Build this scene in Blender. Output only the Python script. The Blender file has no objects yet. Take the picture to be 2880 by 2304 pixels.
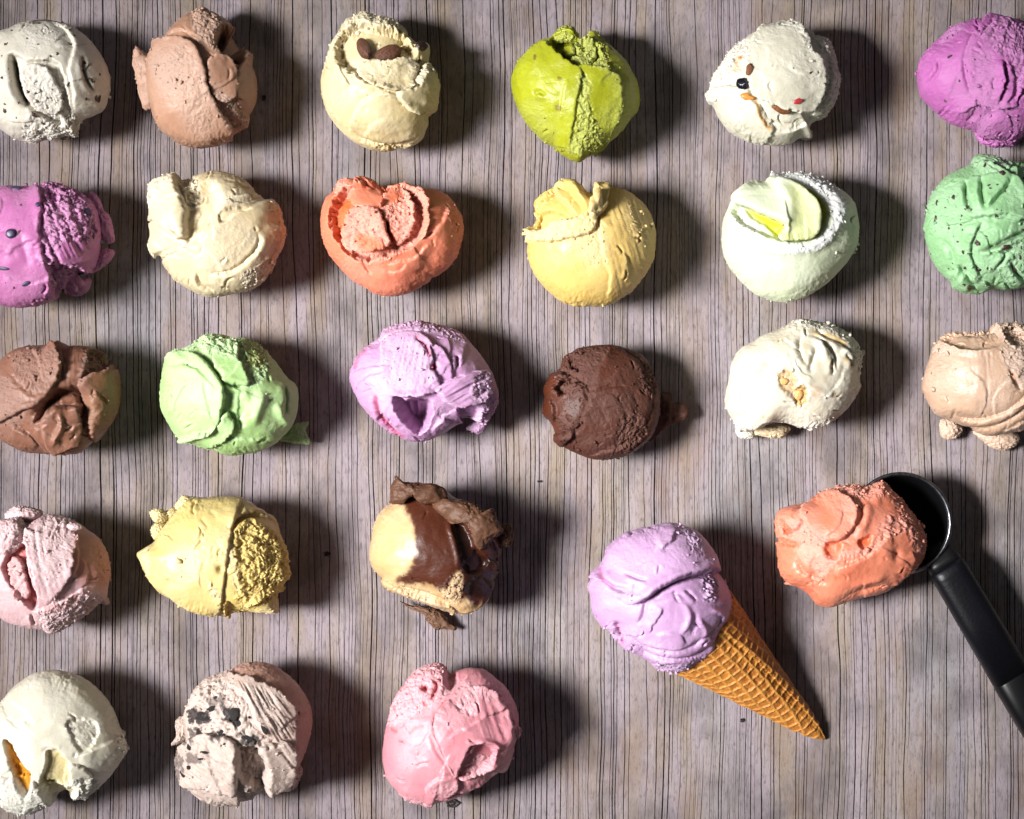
import bpy, bmesh, math, random
import numpy as np
from mathutils import Vector, Matrix

# ------------------------------------------------------------------ camera, light, exposure
S = bpy.context.scene
COL = S.collection
CAM_H = 1.5
FRAME_W = 0.47                       # metres of table seen across the picture
K = FRAME_W / 2880.0                 # metres per photo pixel on the table
cam_d = bpy.data.cameras.new('camera')
cam = bpy.data.objects.new('camera', cam_d); COL.objects.link(cam)
cam.location = (0, 0, CAM_H); cam.rotation_euler = (0, 0, 0)
cam_d.sensor_width = 36.0; cam_d.lens = 36.0 * CAM_H / FRAME_W
cam_d.clip_start = 0.05; cam_d.clip_end = 100
S.camera = cam

w = bpy.data.worlds.new('World'); S.world = w; w.use_nodes = True
bg = w.node_tree.nodes['Background']
bg.inputs[0].default_value = (0.93, 0.96, 1.0, 1); bg.inputs[1].default_value = 0.105

def area(name, loc, target, size, power, col):
    d = bpy.data.lights.new(name, 'AREA'); d.shape = 'DISK'; d.size = size; d.energy = power; d.color = col
    o = bpy.data.objects.new(name, d); COL.objects.link(o); o.location = loc
    o.rotation_euler = (Vector(target) - Vector(loc)).to_track_quat('-Z', 'Y').to_euler()
    d.spread = math.radians(21)                     # a softbox with a grid: the beam falls off from the middle rows
    return o
area('key_lamp', (-1.00, -0.03, 1.24), (0.02, -0.02, 0), 0.56, 3.0, (1.0, 0.99, 0.985))

S.view_settings.view_transform = 'Standard'
S.view_settings.look = 'None'
S.view_settings.exposure = 0.0
S.view_settings.gamma = 1.0
S.cycles.max_bounces = 8
S.cycles.diffuse_bounces = 5

# ------------------------------------------------------------------ noise (numpy)
_rng = np.random.RandomState(7)
_perm = np.concatenate([_rng.permutation(256)] * 3)
_grad = _rng.normal(size=(256, 3)); _grad /= np.linalg.norm(_grad, axis=1)[:, None]
_jit = _rng.rand(256, 3)

def perlin(p, seed=0):
    p = p + seed * 17.31
    i = np.floor(p).astype(np.int64); f = p - i
    u = f * f * f * (f * (f * 6 - 15) + 10)
    i &= 255
    out = 0
    for dx in (0, 1):
        a = _perm[(i[:, 0] + dx) & 255]
        wx = u[:, 0] if dx else 1 - u[:, 0]
        for dy in (0, 1):
            b = _perm[a + ((i[:, 1] + dy) & 255)]
            wy = u[:, 1] if dy else 1 - u[:, 1]
            for dz in (0, 1):
                h = _perm[b + ((i[:, 2] + dz) & 255)]
                wz = u[:, 2] if dz else 1 - u[:, 2]
                g = _grad[h]
                out = out + wx * wy * wz * (g[:, 0] * (f[:, 0] - dx) + g[:, 1] * (f[:, 1] - dy) + g[:, 2] * (f[:, 2] - dz))
    return out * 1.5

def fbm(p, seed=0, octv=3, gain=0.5):
    s = 0; a = 1
    for k in range(octv):
        s = s + a * perlin(p * 2.03 ** k, seed + k); a *= gain
    return s

def worley(p, seed=0):
    p = p + seed * 9.7
    i = np.floor(p).astype(np.int64); f = p - i
    best = np.full(len(p), 9.0)
    for dx in (-1, 0, 1):
        for dy in (-1, 0, 1):
            for dz in (-1, 0, 1):
                h = _perm[_perm[_perm[(i[:, 0] + dx) & 255] + ((i[:, 1] + dy) & 255)] + ((i[:, 2] + dz) & 255)]
                v = np.array([dx, dy, dz]) + _jit[h] - f
                best = np.minimum(best, (v * v).sum(1))
    return np.sqrt(best)

def sstep(a, b, x):
    t = np.clip((x - a) / (b - a), 0, 1)
    return t * t * (3 - 2 * t)

# ------------------------------------------------------------------ curves in the plane
def crom(pts, closed, n=6):
    P = np.array(pts, float)
    if closed: Q = np.vstack([P[-1], P, P[0], P[1]])
    else: Q = np.vstack([2 * P[0] - P[1], P, 2 * P[-1] - P[-2]])
    out = []
    for k in range(1, len(Q) - 2):
        a, b, c, d = Q[k - 1], Q[k], Q[k + 1], Q[k + 2]
        for t in np.linspace(0, 1, n, endpoint=False):
            out.append(0.5 * (2 * b + (c - a) * t + (2 * a - 5 * b + 4 * c - d) * t * t + (3 * b - a - 3 * c + d) * t ** 3))
    if not closed: out.append(Q[-2])
    return np.array(out)

def line_dist(P, L):
    A = L[:-1]; B = L[1:]
    seg = np.linalg.norm(B - A, axis=1); cum = np.concatenate([[0], np.cumsum(seg)])
    best = np.full(len(P), 1e9); sg = np.ones(len(P)); tt = np.zeros(len(P)); vec = np.zeros((len(P), 2))
    for k in range(len(A)):
        d = B[k] - A[k]; q = P - A[k]; l2 = max(d @ d, 1e-9)
        t = np.clip((q @ d) / l2, 0, 1)
        r = q - t[:, None] * d
        dd = np.sqrt((r * r).sum(1))
        m = dd < best
        best[m] = dd[m]; sg[m] = np.sign(d[0] * q[m, 1] - d[1] * q[m, 0] + 1e-12)
        tt[m] = (cum[k] + t[m] * seg[k]) / cum[-1]; vec[m] = r[m]
    return best, sg, tt, vec

def poly_sd(P, L):                     # negative inside
    C = np.vstack([L, L[:1]])
    d, _, _, v = line_dist(P, C)
    ins = np.zeros(len(P), bool)
    x, y = P[:, 0], P[:, 1]
    for k in range(len(L)):
        x1, y1 = L[k]; x2, y2 = L[(k + 1) % len(L)]
        c = ((y1 > y) != (y2 > y)) & (x < (x2 - x1) * (y - y1) / (y2 - y1 + 1e-12) + x1)
        ins ^= c
    return np.where(ins, -d, d), v

# ------------------------------------------------------------------ mesh pieces
_grids = {}
def disc_grid(n):
    if n in _grids: return _grids[n]
    a = np.linspace(-1, 1, n)
    X, Y = np.meshgrid(a, a, indexing='ij'); X = X.ravel(); Y = Y.ravel()
    big = np.abs(X) > np.abs(Y)
    r = np.where(big, X, Y)
    with np.errstate(divide='ignore', invalid='ignore'):
        ph = np.where(big, (np.pi / 4) * (Y / X), np.pi / 2 - (np.pi / 4) * (X / Y))
    ph = np.where(r == 0, 0, ph)
    px, py = r * np.cos(ph), r * np.sin(ph)
    idx = np.arange(n * n).reshape(n, n)
    q = np.stack([idx[:-1, :-1], idx[1:, :-1], idx[1:, 1:], idx[:-1, 1:]], -1).reshape(-1, 4)
    ring = np.concatenate([idx[:-1, 0], idx[-1, :-1], idx[:0:-1, -1], idx[0, :0:-1]])
    _grids[n] = (np.hypot(px, py), np.arctan2(py, px), q, ring)
    return _grids[n]

def ray_radius(poly, c, phi):
    """distance from c to the outline in direction phi (image axes, y down)"""
    d = np.stack([np.cos(phi), np.sin(phi)], 1)
    R = np.zeros(len(phi))
    A = poly - c; B = np.roll(A, -1, 0)
    for a, b in zip(A, B):
        e = b - a
        den = d[:, 0] * e[1] - d[:, 1] * e[0]
        den = np.where(np.abs(den) < 1e-9, 1e-9, den)
        t = (a[0] * e[1] - a[1] * e[0]) / den
        s = (a[0] * d[:, 1] - a[1] * d[:, 0]) / den
        ok = (t > 0) & (s >= -1e-6) & (s <= 1 + 1e-6)
        R = np.where(ok, np.maximum(R, t), R)
    return R

class Zoom:
    """photo crop: maps crop pixels to table metres"""
    def __init__(s, x0, y0, w, out): s.x0, s.y0, s.k = x0, y0, w / out
    def world(s, p, z=0.0):
        p = np.atleast_2d(np.array(p, float))
        f = (CAM_H - z) / CAM_H
        X = (s.x0 + p[:, 0] * s.k - 1440) * K * f
        Y = (1152 - s.y0 - p[:, 1] * s.k) * K * f
        return np.stack([X, Y], 1)

ZA = Zoom(0, 0, 760, 2156); ZB = Zoom(860, 0, 1000, 2156); ZC = Zoom(1940, 0, 940, 2156)
ZD = Zoom(0, 460, 860, 2156); ZE = Zoom(860, 460, 1040, 2156); ZF = Zoom(1960, 430, 920, 2156)
ZG = Zoom(0, 900, 900, 2156); ZH = Zoom(940, 880, 1040, 2156); ZI = Zoom(1980, 860, 900, 2156)
ZJ = Zoom(0, 1320, 860, 2156); ZK = Zoom(960, 1300, 600, 1990); ZL = Zoom(1600, 1420, 800, 1971)
ZM = Zoom(2130, 1280, 750, 1540); ZN = Zoom(0, 1820, 900, 2156); ZO = Zoom(1020, 1820, 540, 1925)

# sculpting marks: all positions in crop pixels, heights in fractions of the ball's radius
def L(poly, h, e=9, lip=0.0, rag=7, ro=0.0): return ('layer', poly, h, e, lip, rag, ro)
def P(poly, d, e=16, rag=6, ro=0.0): return ('layer', poly, -d, e, 0.0, rag, ro)
def C(line, d, w=10, rag=4): return ('crease', line, d, w, rag)
def R(line, h, w=20, rag=3): return ('crease', line, -h, w, rag)
def F(line, h, w=60, side=1, rag=5): return ('fold', line, h, w, side, rag)
def G(poly, amp, sc=9.0, soft=30): return ('rough', poly, amp, sc, soft)
def T(poly, ang, amp, wl=16, soft=40): return ('strokes', poly, ang, amp, wl, soft)
def B(c, rx, ry, rot, h): return ('bump', c, rx, ry, rot, h)
def Q(poly, v=1.0, soft=8, rag=12, ch=0): return ('pig', poly, v, soft, rag, ch)
def QL(line, w, v=1.0, ch=0): return ('pigline', line, w, v, ch)
def lump(poly, z, hz, ro=0.06, pig=0.0, tilt=(0, 0)): return dict(poly=poly, z=z, hz=hz, ro=ro, pig=pig, tilt=tilt)

def blob(zm, outline, centre, n, marks, seed, squash=0.86, foot=0.62, zc=None, hz=None, base_amp=0.028, lowfoot=True,
         lo_ro=0.0, rpow=1.0, auto=1.0):
    """one lump of ice cream on its outline; returns verts (world, z up), faces, attributes"""
    rho, phi, quads, ring = disc_grid(n)
    k0 = 0.91
    th = np.where(rho < k0, rho / k0 * 1.75, 1.75 + (rho - k0) / (1 - k0) * 0.95)
    out = crom(outline, True, 4); c = np.array(centre, float)
    ang = np.linspace(-np.pi, np.pi, 721)[:-1]
    rad = ray_radius(out, c, ang)
    rm = rad.mean()
    ft = np.fft.rfft(rad); low = ft.copy(); low[5:] = 0
    lowr = np.fft.irfft(low, len(rad))
    per = lambda a: np.interp(phi, np.concatenate([ang, [np.pi]]), np.concatenate([a, a[:1]]))
    st, ct = np.sin(th), np.cos(th)
    Rr = per(rad); Rl = per(lowr); Rb = per(np.full_like(rad, rm) * 0.4 + lowr * 0.6)
    q3 = np.stack([np.cos(phi) * 14, np.sin(phi) * 14, ct * 6 + seed * 2.2], 1)
    Rr = Rr * (1 + (0.007 + 0.012 * sstep(0.0, 0.5, perlin(q3 * 0.16, seed + 23))) * (perlin(q3, seed + 21) + 0.7 * perlin(q3 * 2.2, seed + 22)))
    m1 = sstep(0.45, 0.97, st) * (ct > -0.3) + (ct <= -0.3) * 0.6
    Re = Rl * (1 - m1) + Rr * m1
    Re = Rb * (1 - sstep(0.0, 0.6, st)) + Re * sstep(0.0, 0.6, st)
    kz = zm.k * K
    Rm = rm * kz                                            # mean radius in metres
    if zc is None: zc = squash * Rm
    if hz is None: hz = squash * Rm
    sp = np.abs(st) ** rpow
    under = np.where(th > np.pi / 2, sstep(np.pi / 2, 2.7, th), 0)
    rr = np.where(th <= np.pi / 2, sp, 1 - (1 - foot) * under)
    px = c[0] + Re * rr * np.cos(phi); py = c[1] + Re * rr * np.sin(phi)
    z = zc + hz * np.where(th <= np.pi / 2, ct, -1.0 * np.sin(np.clip((th - np.pi / 2) / (2.7 - np.pi / 2), 0, 1) * np.pi / 2))
    fz = (CAM_H - zc) / CAM_H
    W0 = zm.world([c], zc)[0]
    x = (px - c[0]) * kz * fz; y = -(py - c[1]) * kz * fz
    V = np.stack([x, y, z], 1)
    # normals of the plain shape
    nx = st * np.cos(phi); ny = -st * np.sin(phi); nz = ct * (1 if hz >= Rm * 0.5 else 1.6)
    N = np.stack([nx, ny, nz], 1); N /= np.linalg.norm(N, axis=1)[:, None]
    D = N + np.array([0, 0, 0.45]) * sstep(-0.1, 0.5, ct)[:, None]; D /= np.linalg.norm(D, axis=1)[:, None]
    top = sstep(-0.45, 0.0, ct)
    U = V / Rm + np.array([0, 0, seed * 3.1])
    big = fbm(U * 1.5, seed, 2) * base_amp + fbm(U * 5.0, seed + 3, 2) * base_amp * 0.30
    da_ = seed * 2.4
    dr = np.stack([(U[:, 0] * math.cos(da_) + U[:, 1] * math.sin(da_)) * 3, (-U[:, 0] * math.sin(da_) + U[:, 1] * math.cos(da_)) * 26, U[:, 2] * 14], 1)
    disp = (0.0014 * perlin(U * 30, seed + 15) + 0.0010 * perlin(U * 60, seed + 16)) * (0.6 + 0.8 * sstep(-0.2, 0.5, perlin(U * 2.2, seed + 17))) + 0.0030 * perlin(dr, seed + 18) * sstep(-0.1, 0.4, perlin(U * 1.8, seed + 19))
    rough = np.zeros(len(V)); pig = np.zeros((len(V), 2)); lat = np.zeros((len(V), 2))
    P2 = np.stack([px, py], 1)
    if auto > 0:
        ra = np.random.RandomState(seed * 31 + 2); marks = list(marks); q_ = rm / 450.0
        def pt(a): 
            r_ = rm * a * math.sqrt(ra.rand()); t_ = ra.rand() * 6.283
            return c + [r_ * math.cos(t_), r_ * math.sin(t_)]
        def arc(p0, ln, bend):
            t_ = ra.rand() * 6.283; d_ = np.array([math.cos(t_), math.sin(t_)]); n_ = np.array([-d_[1], d_[0]])
            return [tuple(p0 + d_ * ln * u + n_ * ln * bend * (1 - 4 * u * u)) for u in (-0.5, -0.17, 0.17, 0.5)]
        for _ in range(int(6 * auto + 0.5)):
            marks.append(F(arc(pt(0.8), rm * ra.uniform(0.4, 0.9), ra.uniform(-0.25, 0.25)), ra.uniform(0.012, 0.032), ra.uniform(30, 80) * q_, ra.choice([-1, 1]), 6 * q_))
        for _ in range(int(14 * auto)):
            marks.append(C(arc(pt(0.95), rm * ra.uniform(0.06, 0.22), ra.uniform(-0.3, 0.3)), ra.uniform(0.02, 0.055), ra.uniform(4, 8) * q_, 4 * q_))
        for _ in range(int(4 * auto + 0.5)):
            p_ = pt(0.85); k_ = rm * ra.uniform(0.18, 0.4)
            marks.append(G([tuple(p_ + k_ * ra.uniform(0.5, 1.2) * np.array([math.cos(t_), math.sin(t_)])) for t_ in np.linspace(0, 6.283, 8)[:-1]], ra.uniform(0.006, 0.014), ra.uniform(15, 21), 60 * q_))
    wv1 = np.stack([perlin(U * 9, seed + 11), perlin(U * 9, seed + 12)], 1) + 0.6 * np.stack([perlin(U * 24, seed + 13), perlin(U * 24, seed + 14)], 1)
    if lo_ro > 0:
        disp = disp + lo_ro * (0.5 * perlin(U * 22, seed + 1) + 0.5 * perlin(U * 45, seed + 2)); rough += 0.35
    def near(pts, m):
        lo, hi = np.min(pts, 0) - m, np.max(pts, 0) + m
        return np.nonzero((px > lo[0]) & (px < hi[0]) & (py > lo[1]) & (py < hi[1]))[0]
    for mk in marks:
        kd = mk[0]
        if kd == 'layer':
            _, poly, h, e, lip, rag, ro = mk; e = e * 0.8
            sd, v = poly_sd(P2 + wv1 * rag * 1.6, crom(poly, True, 4))
            m = sstep(e, -e, sd)
            edge = np.exp(-(sd / (e * 1.4)) ** 2)
            ln = np.linalg.norm(v, axis=1)[:, None] + 1e-6
            big += h * m
            if h > 0:
                inside = np.exp(-np.maximum(-sd, 0) / (5 * e))
                big += (0.35 * h + lip) * inside * m          # torn lip stands a little proud
                sgn = np.sign(sd)[:, None]
                outd = v / ln * sgn                            # points outward from the layer
                lat += outd * (edge * m * (0.22 * h * rm + 0.5 * e * 0.3))[:, None] * np.array([1, -1])
                big -= 0.25 * h * np.exp(-np.maximum(sd, 0) / (2.2 * e)) * (1 - m)
                rough += 0.5 * edge
            if ro > 0: 
                rough += ro * m
        elif kd == 'crease':
            _, line, d, wd, rag = mk
            cl_ = crom(line, False, 5); S_ = near(cl_, 7 * wd + 3 * rag)
            if not len(S_): continue
            dd, s, t, v = line_dist(P2[S_] + wv1[S_] * rag * 1.3, cl_)
            tp = sstep(0, 0.28, t) * sstep(1, 0.72, t)
            g = (0.55 * np.exp(-(dd / (0.8 * wd)) ** 2) + 0.45 * np.exp(-dd / (0.9 * wd))) if d > 0 else np.exp(-(dd / wd) ** 2)
            disp[S_] += -d * g * tp
            if d > 0: disp[S_] += 0.36 * min(d, 0.15) * np.exp(-((dd - 2.2 * wd) / (1.6 * wd)) ** 2) * tp * np.where(s > 0, 1.0, 0.2)
        elif kd == 'fold':
            _, line, h, wd, side, rag = mk
            cl_ = crom(line, False, 5); S_ = near(cl_, 4.5 * wd + 3 * rag)
            if not len(S_): continue
            dd, s, t, v = line_dist(P2[S_] + wv1[S_] * rag * 1.5, cl_)
            tp = sstep(0, 0.16, t) * sstep(1, 0.84, t)
            q = 0.5 + 0.5 * np.tanh(dd * s * side / 5.0)
            up = np.exp(-dd / wd); dn = np.exp(-dd / (0.4 * wd))
            big[S_] += h * tp * (q * up - (1 - q) * 0.5 * dn)
            ln = np.linalg.norm(v, axis=1)[:, None] + 1e-6
            lat[S_] += -(v / ln) * (np.exp(-(dd / 14) ** 2) * q * tp * 0.2 * h * rm)[:, None] * np.array([1, -1])
            rough[S_] += 0.35 * np.exp(-(dd / 12) ** 2) * tp
        elif kd == 'rough':
            _, poly, amp, sc, soft = mk
            cl_ = crom(poly, True, 3); S_ = near(cl_, soft)
            if not len(S_): continue
            sd, v = poly_sd(P2[S_] + wv1[S_] * 10, cl_)
            m = sstep(soft * 0.6, -soft * 0.6, sd)
            sel = S_[m > 0.01]; m = m[m > 0.01]
            if len(sel):
                u = U[sel]
                u = u + 0.25 / sc * 4 * np.stack([perlin(u * sc, 31), perlin(u * sc, 32), perlin(u * sc, 33)], 1)
                a = 0.55 - worley(u * sc, seed + 5)
                b = 0.45 - np.abs(perlin(u * sc * 2.2, seed + 6)) * 1.6
                cc = 0.5 - worley(u * sc * 2.6, seed + 7)
                disp[sel] += m * amp * 0.8 * (0.9 * a + 0.45 * b + 0.5 * cc)
                rough[sel] += m * min(1.0, 0.3 + amp * 14)
        elif kd == 'strokes':
            _, poly, an, amp, wl, soft = mk
            sd, v = poly_sd(P2, crom(poly, True, 3))
            m = sstep(soft * 0.6, -soft * 0.6, sd)
            ca, sa = math.cos(an), math.sin(an)
            u = (-sa * px + ca * py) / wl; vv = (ca * px + sa * py) / wl
            q = np.stack([u, vv * 0.08, np.full_like(u, seed * 1.7)], 1)
            disp += m * amp * (perlin(q, seed + 8) + 0.5 * perlin(q * 2.1, seed + 9))
            rough += 0.2 * m
        elif kd == 'bump':
            _, cc, rx, ry, rot, h = mk
            dx, dy = px - cc[0], py - cc[1]
            ca, sa = math.cos(rot), math.sin(rot)
            a = (ca * dx + sa * dy) / rx; b = (-sa * dx + ca * dy) / ry
            big += h * np.exp(-(a * a + b * b))
        elif kd == 'pig':
            _, poly, v0, soft, rag, ch = mk
            sd, v = poly_sd(P2 + wv1 * rag, crom(poly, True, 4))
            m = sstep(soft, -soft, sd)
            pig[:, ch] = pig[:, ch] * (1 - m) + v0 * m
        elif kd == 'pigline':
            _, line, wd, v0, ch = mk
            cl_ = crom(line, False, 5); S_ = near(cl_, 3 * wd + 12)
            dd, s, t, v = line_dist(P2[S_] + wv1[S_] * 6, cl_)
            m = np.exp(-(dd / wd) ** 2) * sstep(0, 0.1, t) * sstep(1, 0.9, t)
            pig[S_, ch] = np.maximum(pig[S_, ch], v0 * m)
    side = 0.22 + 0.78 * sstep(0.02, 0.62, ct)              # keep raised lobes from swelling the outline
    big = np.where(big > 0, big * side, big)
    tot = (big + disp) * Rm * top
    Dn = N * (0.35 + 0.9 * (1 - sstep(0.1, 0.5, ct)))[:, None] + np.array([0, 0, 1.0]) * sstep(0.0, 0.4, ct)[:, None]
    Dn /= np.linalg.norm(Dn, axis=1)[:, None]                # cuts and hollows go down into the ball
    V = V + np.where((tot < -0.012 * Rm)[:, None], Dn, D) * tot[:, None]
    V[:, :2] += lat * kz * top[:, None]
    V[:, 2] = np.maximum(V[:, 2], 0.0004)
    faces = quads
    cidx = len(V)
    V = np.vstack([V, [[V[ring, 0].mean(), V[ring, 1].mean(), max(0.0004, V[ring, 2].min())]]])
    tri = np.stack([np.roll(ring, -1), ring, np.full(len(ring), cidx)], 1)
    rough = np.append(np.clip(rough, 0, 1.4), 0); pig = np.vstack([np.clip(pig, 0, 1), [[0, 0]]])
    return V, quads, tri, rough, pig, W0, Rm

_ico = None
def crumbs(V, rough, count, seed, Rm):
    """loose crumbs and ice flakes clinging to torn edges"""
    global _ico
    if _ico is None:
        bm = bmesh.new(); bmesh.ops.create_icosphere(bm, subdivisions=1, radius=1.0)
        bm.verts.ensure_lookup_table()
        _ico = (np.array([v.co[:] for v in bm.verts]), np.array([[v.index for v in f.verts] for f in bm.faces])); bm.free()
    rs = np.random.RandomState(seed * 13 + 5)
    n = len(V); p = np.clip(rough[:n] - 0.30, 0, 0.7) ** 1.3 * (V[:, 2] > 0.12 * Rm)
    rad_ = np.hypot(V[:, 0], V[:, 1]) / Rm
    p = p + 0.07 * (rad_ > 0.9) * (V[:, 2] < 1.1 * Rm) * (V[:, 2] > 0.3 * Rm) * (perlin(V / Rm * 2.5, seed + 3) > 0.12)
    if p.sum() < 20: return None
    pick = rs.choice(n, count, p=p / p.sum())
    cv, cf = _ico; vs, fs = [], []
    for j, i in enumerate(pick):
        r = rs.choice([0.00026, 0.00038, 0.00055, 0.0008], p=[.38, .34, .2, .08]) * rs.uniform(0.8, 1.25)
        sh = cv * (1 + 0.35 * rs.normal(size=(len(cv), 1))) * rs.uniform(0.55, 1.35, 3) * r
        vs.append(V[i] + sh + (V[i] - [0, 0, 0.7 * Rm]) / Rm * r * 0.5); fs.append(cf + j * len(cv))
    W = np.vstack(vs); z = np.zeros(len(W))
    return W, np.zeros((0, 4), int), np.vstack(fs), z + 0.9, pick

def build_mesh(name, parts, smooth=True):
    """parts: list of (V, quads, tris, rough, pig) joined as one mesh"""
    vs, loops, sizes, ro, pg = [], [], [], [], []
    off = 0
    for V, q, t, r, p in parts:
        vs.append(V); ro.append(r); pg.append(p)
        loops.append((q + off).ravel()); sizes.append(np.full(len(q), 4))
        loops.append((t + off).ravel()); sizes.append(np.full(len(t), 3))
        off += len(V)
    V = np.vstack(vs); lo = np.concatenate(loops).astype(np.int32); sz = np.concatenate(sizes)
    me = bpy.data.meshes.new(name)
    me.vertices.add(len(V)); me.vertices.foreach_set('co', V.astype(np.float32).ravel())
    me.loops.add(len(lo)); me.loops.foreach_set('vertex_index', lo)
    me.polygons.add(len(sz))
    st = np.concatenate([[0], np.cumsum(sz)[:-1]]).astype(np.int32)
    me.polygons.foreach_set('loop_start', st)
    me.polygons.foreach_set('use_smooth', np.full(len(sz), smooth))
    me.update(calc_edges=True); me.validate()
    for nm, arr in (('rough', np.concatenate(ro)), ('pig', np.vstack(pg)[:, 0]), ('pig_b', np.vstack(pg)[:, 1])):
        at = me.attributes.new(nm, 'FLOAT', 'POINT'); at.data.foreach_set('value', arr.astype(np.float32))
    return me

# ------------------------------------------------------------------ materials
ICE = 0.55
ALB = 0.74                             # sRGB picks below are lit values; real albedo is lower
def lin(c):
    return tuple(ALB * ((v / 255) / 12.92 if v / 255 <= 0.04045 else ((v / 255 + 0.055) / 1.055) ** 2.4) for v in c) + (1,)

def newmat(name):
    m = bpy.data.materials.new(name); m.use_nodes = True
    nt = m.node_tree; b = nt.nodes['Principled BSDF']
    return m, nt, b, (lambda t, **k: mk_node(nt, t, **k))

def mk_node(nt, t, **k):
    n = nt.nodes.new(t)
    for a, v in k.items(): setattr(n, a, v)
    return n

def mix(nt, fac, a, b, mode='MIX'):
    n = nt.nodes.new('ShaderNodeMix'); n.data_type = 'RGBA'; n.blend_type = mode
    for sock, v in ((n.inputs[0], fac), (n.inputs[6], a), (n.inputs[7], b)):
        if isinstance(v, (int, float)): sock.default_value = v
        elif isinstance(v, tuple): sock.default_value = v
        else: nt.links.new(v, sock)
    return n.outputs[2]

def mathn(nt, op, a, b=None, c=None, clamp=False):
    n = nt.nodes.new('ShaderNodeMath'); n.operation = op; n.use_clamp = clamp
    for k, v in enumerate((a, b, c)):
        if v is None: continue
        if isinstance(v, (int, float)): n.inputs[k].default_value = v
        else: nt.links.new(v, n.inputs[k])
    return n.outputs[0]

def ramp(nt, fac, stops):
    n = nt.nodes.new('ShaderNodeValToRGB'); nt.links.new(fac, n.inputs[0])
    e = n.color_ramp.elements
    while len(e) < len(stops): e.new(0.5)
    for k, (p, c) in enumerate(stops):
        e[k].position = p; e[k].color = c if len(c) == 4 else tuple(c) + (1,)
    return n.outputs[0]

def noise(nt, vec, scale, detail=3, rough=0.5, dist=0.0):
    n = nt.nodes.new('ShaderNodeTexNoise'); n.inputs['Scale'].default_value = scale
    n.inputs['Detail'].default_value = detail; n.inputs['Roughness'].default_value = rough; n.inputs['Distortion'].default_value = dist
    nt.links.new(vec, n.inputs['Vector'])
    return n.outputs['Fac']

def ice(name, base, pig=None, pig_b=None, var=None, gloss=0.38, sss=0.42, sss_scale=0.0026, frosty=0.20, fleck=None, fleck_thr=0.13, fleck_scale=330, bump=0.24, spec=0.5):
    prot = (sum(ord(c) for c in name) % 31) * 0.2
    m, nt, b, N = newmat(name)
    tc = N('ShaderNodeTexCoord'); o = tc.outputs['Object']
    lift = 0.05 if max(base) > 150 else 0.0
    soft = lambda c: tuple(v + (max(c) - v) * lift for v in c)
    global ALB
    ALB = ICE
    base = lin(soft(base)); var = lin(soft(var)) if var else tuple(min(1, v * 0.90) for v in base[:3]) + (1,)
    frost = tuple(v + (max(0.95 * max(base[:3]), v) - v) * frosty for v in base[:3]) + (1,)
    n1 = noise(nt, o, 55, 4, 0.6)
    col = mix(nt, ramp(nt, n1, [(0.38, (0, 0, 0)), (0.66, (1, 1, 1))]), base, var)
    def att(nm):
        a = N('ShaderNodeAttribute', attribute_name=nm); return a.outputs['Fac']
    ro = att('rough')
    col = mix(nt, mathn(nt, 'MULTIPLY', ro, 0.75, clamp=True), col, frost)      # torn, airy ice cream is paler
    if pig:
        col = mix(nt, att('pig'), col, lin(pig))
    if pig_b:
        col = mix(nt, att('pig_b'), col, lin(pig_b))
    if fleck:
        v = N('ShaderNodeTexVoronoi'); v.inputs['Scale'].default_value = fleck_scale; nt.links.new(o, v.inputs['Vector'])
        sel = noise(nt, o, 130, 2, 0.5)
        thr = mathn(nt, 'MULTIPLY', mathn(nt, 'SUBTRACT', sel, 0.42, clamp=True), fleck_thr * 7)
        f = mathn(nt, 'LESS_THAN', v.outputs['Distance'], thr)
        col = mix(nt, f, col, lin(fleck))
    ALB = 0.74
    nt.links.new(col, b.inputs['Base Color'])
    b.inputs['Roughness'].default_value = gloss
    rr = mathn(nt, 'MULTIPLY_ADD', ro, 0.25, gloss, clamp=True)
    nt.links.new(rr, b.inputs['Roughness'])
    b.inputs['Specular IOR Level'].default_value = spec
    b.inputs['Subsurface Weight'].default_value = sss
    b.inputs['Subsurface Radius'].default_value = tuple(0.2 + 0.8 * min(1, v / ICE) for v in base[:3])
    b.inputs['Subsurface Scale'].default_value = sss_scale
    # fine relief: pores and ice crystals, stronger where the surface was torn
    f1 = noise(nt, o, 1500, 4, 0.65); f2 = noise(nt, o, 420, 3, 0.6, 0.4)
    mp = N('ShaderNodeMapping'); mp.inputs['Scale'].default_value = (1.0, 2.1, 1.4); mp.inputs['Rotation'].default_value = (0.3, 0.2, prot); nt.links.new(o, mp.inputs['Vector'])
    pn = noise(nt, mp.outputs[0], 520, 2, 0.5)
    pores = ramp(nt, pn, [(0.30, (0, 0, 0)), (0.42, (1, 1, 1))])
    h = mathn(nt, 'MULTIPLY_ADD', f1, 0.5, f2)
    patch = ramp(nt, noise(nt, o, 70, 2, 0.5), [(0.42, (0, 0, 0)), (0.60, (1, 1, 1))])
    pstr = mathn(nt, 'MAXIMUM', mathn(nt, 'MULTIPLY', patch, 0.6), ro)
    h = mathn(nt, 'ADD', h, mathn(nt, 'MULTIPLY', pores, mathn(nt, 'MULTIPLY', pstr, 0.9)))
    bp = N('ShaderNodeBump'); bp.inputs['Distance'].default_value = 0.0011
    st = mathn(nt, 'MULTIPLY_ADD', ro, 0.16, 0.8 * bump, clamp=True)
    nt.links.new(st, bp.inputs['Strength']); nt.links.new(h, bp.inputs['Height'])
    nt.links.new(bp.outputs[0], b.inputs['Normal'])
    return m

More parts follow.
